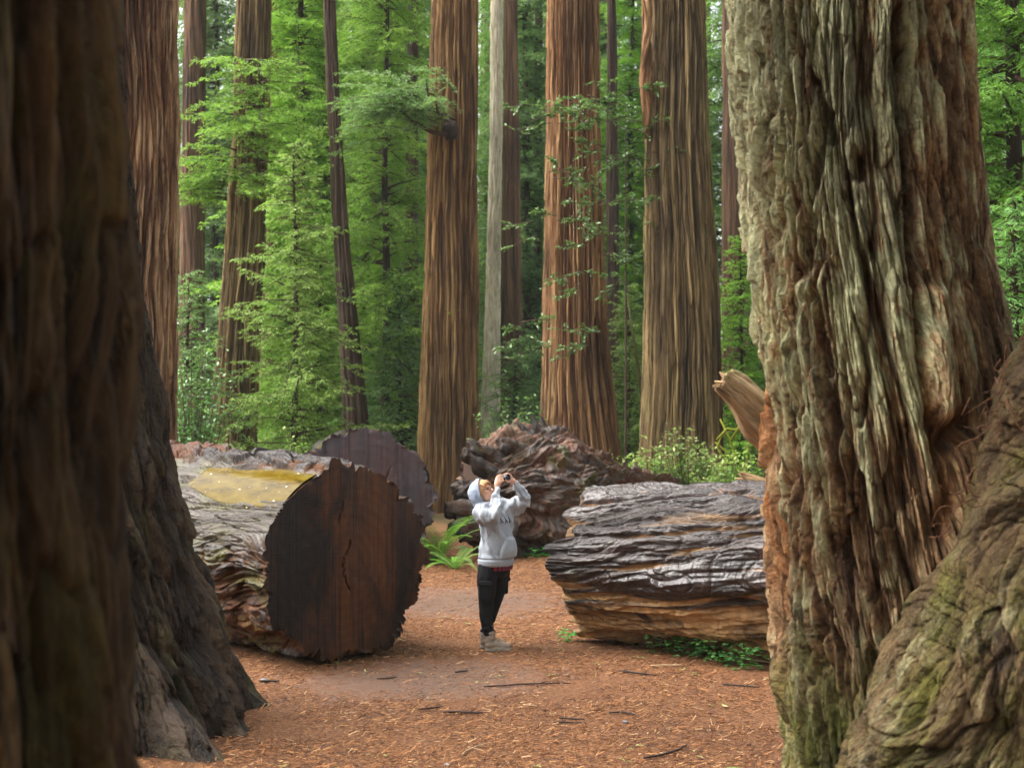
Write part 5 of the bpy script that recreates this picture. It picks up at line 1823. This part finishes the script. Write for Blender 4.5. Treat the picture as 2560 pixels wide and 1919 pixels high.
# right hand (near): wraps the right end of the body, fingers over the front
kn = cp(-.012, -.078, .005)
B.append(chain([WR_N, (WR_N + kn) / 2 + [0, -.006, 0], kn], [.024, .030, .024], 12, 4))
B.append(chain([(WR_N + kn) / 2 + [.008, .0, .0], cp(.004, -.072, -.03)], [.022, .018], 10, 3))
for k, (up, reach, L_) in enumerate([(.036, .030, 1.0), (.016, .026, 1.08), (-.005, .028, 1.0), (-.025, .034, .82)]):
    B.append(chain([cp(-.004, -.080, up - .004), cp(.018 * L_, -.086, up), cp(.034, -.070, up + .001), cp(.033, -.070 + reach * L_, up)], [.0105, .0098, .009, .0078], 9, 4))
B.append(chain([(WR_N + kn) / 2, cp(-.034, -.066, .004), cp(-.031, -.042, .014), cp(-.028, -.022, .016)], [.015, .0125, .011, .009], 9, 4))
# left hand (far): cups the lens from below and in front
pl = cp(.055, .052, -.028)
B.append(chain([WR_F, (WR_F + pl) / 2 + [0, 0, .004], pl], [.024, .031, .026], 12, 4))
for k, (a_, L_) in enumerate([(.030, 1.0), (.046, 1.08), (.063, 1.0), (.080, .85)]):
    B.append(chain([cp(a_, .050, -.018), cp(a_, .046, .010), cp(a_ - .003, .030 , .030 * L_), cp(a_ - .006, .004, .036 * L_)], [.0105, .0098, .009, .0078], 9, 4))
B.append(chain([pl + [-.0, -.0, -.006], cp(.048, .022, -.045), cp(.046, -.008, -.040), cp(.046, -.024, -.028)], [.015, .0125, .011, .009], 9, 4))
bm_ = remesh(B, .0042, 4)
finish(bm_, 'body', M_skin, per)

# --- eyes, brows, glasses
M_eye = plain('eye', srgb(70, 52, 44), .2, .6)
for sgn in (-1, 1):
    v, q = ellip(hp(.074, sgn * .031, .004), (.009, .0135, .0085), HR, 12, 8)
    MB().add(v, q).build('eye', M_eye, per)
gl_ = MB()
for sgn in (-1, 1):
    a = np.linspace(0, 2 * PI, 20)
    rim = np.array([hp(.094, sgn * .034 + .026 * math.cos(x), .002 + .020 * math.sin(x)) for x in a])
    v, q = tube(rim, np.full(20, .0022), 6, False)
    gl_.add(v, q)
    v, q = tube([hp(.092, sgn * .060, .006), hp(.05, sgn * .078, .008), hp(-.01, sgn * .084, .004)], [.002] * 3, 6)
    gl_.add(v, q)
v, q = tube([hp(.096, -.008, .006), hp(.098, .008, .006)], [.002] * 2, 6)
gl_.add(v, q)
gl_.build('glasses', M_camblack, per)

# --- hair under the hood edge
U, W = np.meshgrid(np.linspace(0.0, 1, 40), np.linspace(0, 2 * PI, 64, endpoint=False), indexing='ij')
# cap of hair: all directions more than an uneven angle away from the face direction
edge = .98 + .30 * np.cos(W - PI / 2) * -1 + .10 * np.cos(3 * W + 1)
ang = PI - U * (PI - edge)
sx, sy, sz = np.cos(ang), np.sin(ang) * np.cos(W), np.sin(ang) * np.sin(W)
strand = 1 + .03 * pn(W * 14, U * 1.5, 2) + .015 * pn(W * 30, U * 2, 5)
Hv = np.stack([sx * .106 - .010, sy * .090, sz * .112 + .020], -1) * strand[..., None]
Hv[..., 0] += 0
Hin = Hv * .93
allv = np.concatenate([Hv, Hin[::-1]]).reshape(-1, 3) @ HR.T + HC
link('hair', mesh_np('hair', allv, grid_quads(80, 64), M_hair, True), per)
# fringe strands falling over the forehead and cheek
fr = MB()
rgp = np.random.default_rng(4)
for k in range(44):
    b = rgp.uniform(-.085, .085)
    top = .108 - 4.5 * b * b
    a0 = .058 - 3.2 * b * b + rgp.normal(0, .004)
    le = rgp.uniform(.015, .035) * (1 + 9 * abs(b))
    pts_ = [hp(a0 - .035, b * .85, top + .008), hp(a0 + .020, b, top - .018), hp(a0 + .034, b * 1.08, top - .018 - le * .6), hp(a0 + .026, b * 1.12, top - .02 - le)]
    v, q = tube(pts_, [.006, .006, .0045, .001], 5)
    fr.add(v, q)
fr.build('fringe', M_hair, per)

# --- hoodie
Hd = []
secs = [(.0, 0, .812, .152, .186), (.0, 0, .826, .168, .202), (.0, 0, .868, .170, .204), (.0, 0, .885, .172, .206), (.004, 0, .96, .172, .205), (.008, 0, 1.06, .160, .196), (.0, 0, 1.16, .152, .192),
        (-.02, 0, 1.26, .150, .194), (-.05, 0, 1.33, .140, .188), (-.075, 0, 1.375, .122, .165), (-.10, .0, 1.405, .098, .12), (-.115, .0, 1.425, .085, .092)]
Hd.append(loft(secs, FV, SV, 48))
Hd.append(chain([SH_N + [0, .05, -.03], SH_N + [.03, -.05, -.03], EL_N + [-.03, .01, -.012], EL_N + [.002, .03, .02], (EL_N + WR_N) / 2 + [0, 0, -.01], WR_N + [0, -.02, -.03], WR_N + [.0, -.008, -.012]],
                [.098, .098, .084, .078, .064, .050, .043], 18, 6))
Hd.append(chain([SH_F + [-.02, -.05, -.02], SH_F + [.06, .0, -.02], (SH_F + EL_F) / 2 + [.03, 0, -.022], EL_F + [-.03, 0, -.02], EL_F + [-.006, -.01, .012], (EL_F + WR_F) / 2 + [.01, 0, -.008], WR_F + [.014, .01, -.018], WR_F + [.006, .003, -.004]],
                [.10, .105, .098, .080, .070, .058, .047, .042], 18, 6))
# drape hanging between the raised far arm and the side
Hd.append(chain([[.09, .10, 1.33], [.11, .06, 1.20], [.09, .04, 1.08]], [.085, .075, .06], 14, 5))
hm = remesh(Hd, .0065, 8)
co_, no_ = arr(hm)
x, y, z = co_.T
dz = sm(.87, .95, z)
fold = np.zeros(len(co_))
# long drag folds from the raised shoulders down to the hem
u_ = x * .9 - y * .5
fold += .030 * pn(u_ * 15 + 1.2 * z, y * 7, z * 2.3 + .8 * u_) * dz
fold += .055 * -np.abs(pn(u_ * 8 + z * 3.4, y * 6 + 3, z * 3.0)) * dz
fold += .012 * pn(x * 20, y * 20, z * 13) * dz
arm = np.clip((np.abs(x * FV[1] * -1 + y * .88) - .19) / .05, 0, 1)
for (a, b) in ((SH_N, EL_N), (EL_N, WR_N), (SH_F, EL_F), (EL_F, WR_F)):
    ab = b - a
    t_ = np.clip(((co_ - a) @ ab) / (ab @ ab), 0, 1)
    dist_ = np.linalg.norm(co_ - a - t_[:, None] * ab, axis=1)
    near = sm(.13, .09, dist_)
    fold += near * .006 * np.sin(t_ * 34 + 5 * pn(x * 9, y * 9, z * 9)) * sm(0, .2, t_) * (.4 + pn(x * 12, y * 12, z * 12))
fold = np.maximum(fold, -.024)
# ribbed cuffs and waistband
fold += .002 * np.sin(np.arctan2(y, x) * 110) * sm(.89, .86, z)
fold -= .010 * np.exp(-((z - .885) / .010) ** 2)
co_ = co_ + no_ * fold[:, None]
hoodie = finish(hm, 'hoodie', M_fleece, per, co_)


def on_torso(a, z, off=.004):
    """point on the front of the hoodie: a = angle from the facing direction"""
    zs_ = [s_[2] for s_ in secs]
    g = lambda k: np.interp(z, zs_, [s_[k] for s_ in secs])
    return np.array([g(0), g(1), z]) + (g(3) + off) * math.cos(a) * FV + (g(4) + off) * math.sin(a) * SV


# kangaroo pocket
nu, nv_ = 26, 22
pk = []
for i in range(nv_):
    tz = i / (nv_ - 1)
    z = .885 + tz * .215
    half = .80 - .34 * sm(.30, 1.0, tz) if True else 0
    row = []
    for j in range(nu):
        a = (j / (nu - 1) * 2 - 1) * half
        edge_ = min(j, nu - 1 - j, 2) / 2 * min(i, nv_ - 1 - i, 2) / 2
        bulge = .022 * math.cos(a / half * 1.4) * math.sin(PI * min(1, tz * .9 + .08)) + .006 * float(pn(a * 6, z * 20, 1.0))
        row.append(on_torso(a, z, -.004 + .016 * edge_ + bulge * edge_))
    pk.append(row)
link('pocket', mesh_np('pocket', np.array(pk).reshape(-1, 3), grid_quads(nv_, nu, False), M_fleece, True), hoodie)
# lettering on the chest: slanting navy strokes broken up by the folds
ink = MB()
def stroke(a0, z0, a1, z1, w_=.0055):
    n = 8
    ts = np.linspace(0, 1, n)
    P_ = np.array([on_torso(a0 + (a1 - a0) * k, z0 + (z1 - z0) * k, .012) for k in ts])
    v, q = tube(P_, np.full(n, w_), 5)
    ink.add(v, q)
for k, a in enumerate((-.52, -.20, .12)):
    stroke(a - .085, 1.230, a + .02, 1.285 - .006 * k, .0036)
    stroke(a + .085, 1.236, a - .01, 1.287, .0036)
    stroke(a - .05, 1.25 + .004 * k, a + .05, 1.247, .0028)
ink.build('chest_lettering', M_ink, hoodie)
# draw cord ends
cd = MB()
for sgn in (-1, 1):
    v, q = tube([on_torso(sgn * .22, 1.40, .01), on_torso(sgn * .24, 1.35, .014), on_torso(sgn * .2, 1.28, .018)], [.004] * 3, 6)
    cd.add(v, q)
cd.build('draw_cords', M_fleece, hoodie)

# hood: a deep shell, open towards the face
U, W = np.meshgrid(np.linspace(0, 1, 50), np.linspace(0, 2 * PI, 72, endpoint=False), indexing='ij')
edge = 1.40 - .16 * np.sin(W) + .06 * np.cos(W)
ang = PI - U * (PI - edge)
sx, sy, sz = np.cos(ang), np.sin(ang) * np.cos(W), np.sin(ang) * np.sin(W)
back = sm(.2, -1, sx)
O = np.stack([sx * .128 - .016 - .010 * back, sy * .112, sz * .132 + .010], -1)
O[..., 2] -= .030 * back * sm(.2, -.8, sz)
O *= (1 + .06 * pn(np.cos(W) * 1.3, np.sin(W) * 1.3, U * 4 + 2.2) + .05 * pn(np.cos(W) * 3.4, np.sin(W) * 3.4, U * 6) + .03 * np.sin(U * 22 + 3 * np.sin(W)) * sm(.3, -.6, sz))[..., None]
rim_ = np.exp(-(1 - U) / .05)
O[..., 0] += .006 * rim_
I_ = O * .95
hv = np.concatenate([O, I_[::-1]]).reshape(-1, 3) @ HR.T + HC
link('hood', mesh_np('hood', hv, grid_quads(100, 72), M_hoodshade, True), hoodie)
v, q = chain([[-.20, .03, 1.405], [-.16, -.075, 1.405], [-.06, -.085, 1.415], [-.01, -.02, 1.425]], [.030, .032, .028, .02], 12, 6)
nb_ = remesh([(v, q)], .005, 4)
finish(nb_, 'hood_collar', M_fleece, hoodie)

# --- flannel shirt hem showing below the hoodie
a = np.linspace(0, 2 * PI, 60, endpoint=False)
rows = []
for z, k in ((.86, .93), (.825, .99), (.80, 1.0), (.792, .985), (.80, .97), (.85, .92)):
    wv = .006 * np.sin(a * 7) + .004 * np.sin(a * 13 + 1)
    zz_ = z - .016 * np.clip(np.cos(a + .5), -1, 1) * (z < .83) + 0 * a
    rows.append(np.stack([np.full(60, 0.0), np.zeros(60), zz_], -1) + ((.158 * k + wv) * np.cos(a))[:, None] * FV + ((.188 * k + wv) * np.sin(a))[:, None] * SV)
link('plaid_shirt_hem', mesh_np('plaid_shirt_hem', np.concatenate(rows), grid_quads(6, 60), M_plaid, True), per)

# --- trousers
Pn = [loft([(-.005, 0, .70, .10, .13), (-.005, 0, .76, .135, .168), (-.005, 0, .82, .135, .166), (0, 0, .86, .115, .142), (0, 0, .90, .10, .125)], FV, SV),
      chain([(-.07, -.072, .80), (-.085, -.088, .70), (-.090, -.09, .565), (-.096, -.088, .44), (-.098, -.085, .32), (-.075, -.077, .21), (-.058, -.07, .165), (-.054, -.07, .145)],
            [.108, .102, .088, .076, .066, .060, .060, .050], 18, 6),
      chain([(.045, .08, .80), (.04, .09, .70), (.025, .095, .565), (-.012, .10, .44), (-.05, .10, .32), (-.09, .10, .21), (-.102, .10, .165), (-.104, .10, .145)],
            [.105, .095, .078, .07, .062, .056, .058, .048], 18, 6)]
pm = remesh(Pn, .0065, 6)
co_, no_ = arr(pm)
x, y, z = co_.T
f_ = .006 * pn(x * 14, y * 14, z * 9) + .008 * np.sin(z * 95 + 6 * pn(x * 8, y * 8, z * 4)) * sm(.34, .18, z) * .7 - .008 * np.abs(pn(x * 9 + 2, y * 9, z * 5)) * sm(.75, .6, z)
pants = finish(pm, 'trousers', M_pants, per, co_ + no_ * f_[:, None])


def patch(name, c, out_, up, w_, h_, th_, parent, mat):
    """soft flat pocket"""
    out_ = np.array(out_, float)
    out_ /= np.linalg.norm(out_)
    up = np.array(up, float)
    s_ = np.cross(up, out_)
    s_ /= np.linalg.norm(s_)
    up = np.cross(out_, s_)
    v, q = ellip((0, 0, 0), (1, 1, 1), None, 24, 16)
    e = lambda t_: np.sign(t_) * np.abs(t_) ** .45
    v = e(v)
    v[:, 2] *= 1 + .12 * v[:, 0]
    w3 = np.outer(v[:, 0] * w_, s_) + np.outer(v[:, 1] * th_, out_) + np.outer(v[:, 2] * h_, up) + np.array(c)
    return link(name, mesh_np(name, w3, q, mat, True), parent)


p1 = patch('cargo_pocket', (-.10, -.175, .575), (-.12, -1, .0), (.02, 0, 1), .066, .085, .018, pants, M_pants)
patch('pocket_flap', (-.10, -.188, .66), (-.12, -1, .1), (.02, 0, 1), .070, .024, .016, pants, M_pants)
patch('cargo_pocket', (.095, .11, .60), (1, .2, 0), (-.12, 0, 1), .06, .08, .018, pants, M_pants)
patch('pocket_flap', (.118, .11, .672), (1, .2, .1), (-.12, 0, 1), .064, .022, .016, pants, M_pants)

# --- boots
def boot(dx, dy):
    pcs = [chain([(-.052, 0, .165), (-.052, 0, .10), (-.05, 0, .06)], [.052, .050, .048], 16, 4),
           chain([(-.055, 0, .055), (.0, -.002, .062), (.06, -.004, .048), (.115, -.004, .040)], [.046, .046, .040, .032], 16, 5)]
    v, q = ellip((.03, -.002, .022), (.125, .046, .022), None, 24, 12)
    pcs.append((v, q))
    m = remesh(pcs, .005, 6)
    c_, n_ = arr(m)
    c_[:, 2] = np.maximum(c_[:, 2], .012)
    c_ += n_ * (.004 * pn(c_[:, 0] * 24, c_[:, 1] * 24, c_[:, 2] * 30))[:, None]
    b_ = finish(m, 'boot', M_boot, per, c_ + [dx, dy, 0])
    a = np.linspace(0, 2 * PI, 40, endpoint=False)
    rows = []
    for zz_, k in ((-.012, .97), (.0, 1.0), (.018, 1.0), (.022, .96)):
        xx_ = .03 + .130 * k * np.cos(a)
        ww = (.046 + .006 * np.cos(a)) * k * np.sin(a)
        ex_ = .03 + .130 * k * np.sign(np.cos(a)) * np.abs(np.cos(a)) ** .8
        rows.append(np.stack([ex_ + dx, ww + dy, np.full(40, zz_)], -1))
    rows = [np.repeat(rows[0].mean(0)[None], 40, 0)] + rows + [np.repeat(rows[-1].mean(0)[None], 40, 0)]
    link('sole', mesh_np('sole', np.concatenate(rows), grid_quads(6, 40), M_sole, True), b_)
    lc = MB()
    for k in range(4):
        xk, zk = -.012 + .022 * k, .125 - .016 * k
        v, q = tube([(xk + dx - .01, dy - .042, zk), (xk + dx + .012, dy, zk + .014), (xk + dx - .01, dy + .042, zk)], [.0035] * 3, 5)
        lc.add(v, q)
    lc.build('laces', M_hair, b_)


gz = float(ground_h(PX, PD))
boot(-.002, -.075)
boot(-.058, .10)
per.location.z = gz + .008

# --- the camera in the hands
cam_o = empty('camera', Vector((PX, PD, per.location.z)) + Vector(CC), 'small black and silver camera held up in both hands of the hooded person', 'camera')
Rm = Matrix([list(r) for r in CR])
cam_o.rotation_euler = Rm.to_euler()


def rbox(sx_, sy_, sz_, c=(0, 0, 0), bev=.004):
    bm = bmesh.new()
    bmesh.ops.create_cube(bm, size=1)
    bmesh.ops.scale(bm, vec=(sx_, sy_, sz_), verts=bm.verts)
    bmesh.ops.translate(bm, vec=c, verts=bm.verts)
    bmesh.ops.bevel(bm, geom=bm.edges[:], offset=bev, segments=2, affect='EDGES')
    return bm


def bmobj(name, bm, mat, parent):
    me = bpy.data.meshes.new(name)
    bm.to_mesh(me)
    bm.free()
    me.materials.append(mat)
    return link(name, me, parent)


bmobj('camera_body', rbox(.034, .122, .062), M_camblack, cam_o)
bmobj('top_plate', rbox(.030, .118, .018, (0, 0, .036), .003), M_camsilver, cam_o)
bmobj('viewfinder_hump', rbox(.032, .036, .018, (.0, 0, .052), .004), M_camblack, cam_o)
ln_ = [(.016, .030), (.020, .031), (.045, .031), (.046, .029), (.060, .029), (.061, .032), (.074, .032), (.078, .030), (.076, .025)]
a = np.linspace(0, 2 * PI, 28, endpoint=False)
rings = [np.stack([np.full(28, xk), rk * np.cos(a), rk * np.sin(a) - .004], -1) for xk, rk in ln_]
lo_ = link('lens', mesh_np('lens', np.concatenate(rings), grid_quads(len(rings), 28), M_camblack, True), cam_o)
rings = [np.stack([np.full(28, .064 + .006 * (1 - f_)), .027 * f_ * np.cos(a), .027 * f_ * np.sin(a) - .004], -1) for f_ in (0.01, .4, .8, 1)]
link('front_glass', mesh_np('front_glass', np.concatenate(rings), grid_quads(4, 28), M_glass, True), lo_)
rings = [np.stack([np.full(28, xk), rk * np.cos(a), rk * np.sin(a) - .004], -1) for xk, rk in ((.050, .0295), (.050, .0325), (.056, .0325), (.056, .0295))]
link('silver_ring', mesh_np('silver_ring', np.concatenate(rings), grid_quads(4, 28), M_camsilver, True), lo_)
# ------------------------------------------------------------------ fallen sticks and stones on the path
M_stick = plain('dark_stick', srgb(46, 34, 30), .7, .3, bump=(60, .004), var=.3)
M_stickp = plain('pale_stick', srgb(176, 146, 112), .8, .2, bump=(60, .003), var=.2)
M_stone = plain('grey_stone', srgb(120, 120, 126), .6, .4, bump=(40, .006), var=.25)


def stick(x0, y0, x1, y1, r, label, mat=None, bend=.04):
    d0, d1 = gy(y0 * 1.15732), gy(y1 * 1.15732)
    a = np.array([(x0 * 1.15732 - 1280) / F * d0, d0])
    b = np.array([(x1 * 1.15732 - 1280) / F * d1, d1])
    n = 9
    t_ = np.linspace(0, 1, n)
    L = np.linalg.norm(b - a)
    nr_ = np.array([-(b - a)[1], (b - a)[0]]) / (L + 1e-6)
    xy = a + t_[:, None] * (b - a) + (np.sin(t_ * PI) * bend * L * RNG.choice([-1, 1]) + RNG.normal(0, .012 * L, n))[:, None] * nr_
    r = r * .75
    z_ = ground_h(xy[:, 0], xy[:, 1]) + r * .9 + .008
    c_ = xy.mean(0)
    p_ = np.stack([xy[:, 0] - c_[0], xy[:, 1] - c_[1], z_], -1)
    v, q = tube(p_, r * np.array([.8, 1, 1.05, .95, 1, .9, .85, .7, .5]), 7)
    if L > .3:
        k = 5
        v2, q2 = tube([p_[k], p_[k] + [L * .12, .03, .015]], [r * .6, r * .3], 5)
        q = np.concatenate([q, q2 + len(v)])
        v = np.concatenate([v, v2])
    o = link('stick', mesh_np('stick', v, q, mat or M_stick, True), None, (c_[0], c_[1], 0))
    tag(o, label, 'stick', 'sticks lying on the path')


stick(1045, 1483, 1232, 1481, .010, 'longest thin dark stick lying straight on the path below the hooded person')
stick(983, 1452, 1012, 1450, .011, 'short dark stick on the path just below the puddle side of the sawn log face')
stick(815, 1462, 858, 1458, .011, 'thin curved dark stick nearest the sawn face of the near log', None, .15)
stick(905, 1529, 960, 1524, .009, 'slim dark twig lying behind the thick black stick')
stick(958, 1535, 1045, 1537, .014, 'thick black stick in the middle of the path foreground')
stick(1208, 1551, 1262, 1556, .010, 'upper of two dark twigs side by side right of the path middle')
stick(1196, 1560, 1265, 1564, .009, 'lower of two dark twigs side by side right of the path middle')
stick(1315, 1546, 1375, 1552, .010, 'crooked dark twig right of the two side by side twigs', None, .2)
stick(1340, 1456, 1418, 1462, .012, 'dark stick near the sorrel at the foot of the right log')
stick(1388, 1640, 1480, 1612, .012, 'dark twig slanting near the foot of the lichened redwood', None, .12)
stick(1560, 1486, 1640, 1490, .010, 'dark twig on the litter against the left foot of the lichened redwood')
stick(1405, 1440, 1480, 1438, .011, 'pale broken stick in front of the sorrel patch', M_stickp)
stick(1565, 1418, 1660, 1428, .018, 'pale weathered stick along the bottom of the right log', M_stickp)
stick(1130, 1522, 1160, 1524, .008, 'short pale splinter in the middle of the path', M_stickp)
stick(560, 1466, 605, 1467, .012, 'dark twig at the left of the path by the rooted trunk')
stick(1000, 1625, 1060, 1600, .008, 'thin pale twig low in the middle of the path', M_stickp, .12)


def stone(px, py, r, label):
    d = gy(py * 1.15732)
    v, q = ellip((0, 0, 0), (r, r * .8, r * .6), None, 16, 10)
    v = v * (1 + .3 * pn(v[:, 0] / r * .9 + px, v[:, 1] / r * .9, v[:, 2] / r * .9))[:, None]
    x_ = (px * 1.15732 - 1280) / F * d
    o = link('stone', mesh_np('stone', v, q, M_stone, True), None, (x_, d, float(ground_h(x_, d)) + r * .3))
    tag(o, label, 'stone', 'small stones on the path')


stone(572, 1464, .035, 'largest grey stone at left beside the rooted trunk')
stone(1350, 1563, .022, 'bluish grey stone right of the path middle')
stone(966, 1646, .022, 'pale stone at the bottom middle of the path')
stone(603, 1452, .014, 'tiny white pebble near the sawn log')
stone(615, 1499, .014, 'tiny pale pebble next to the spreading root')
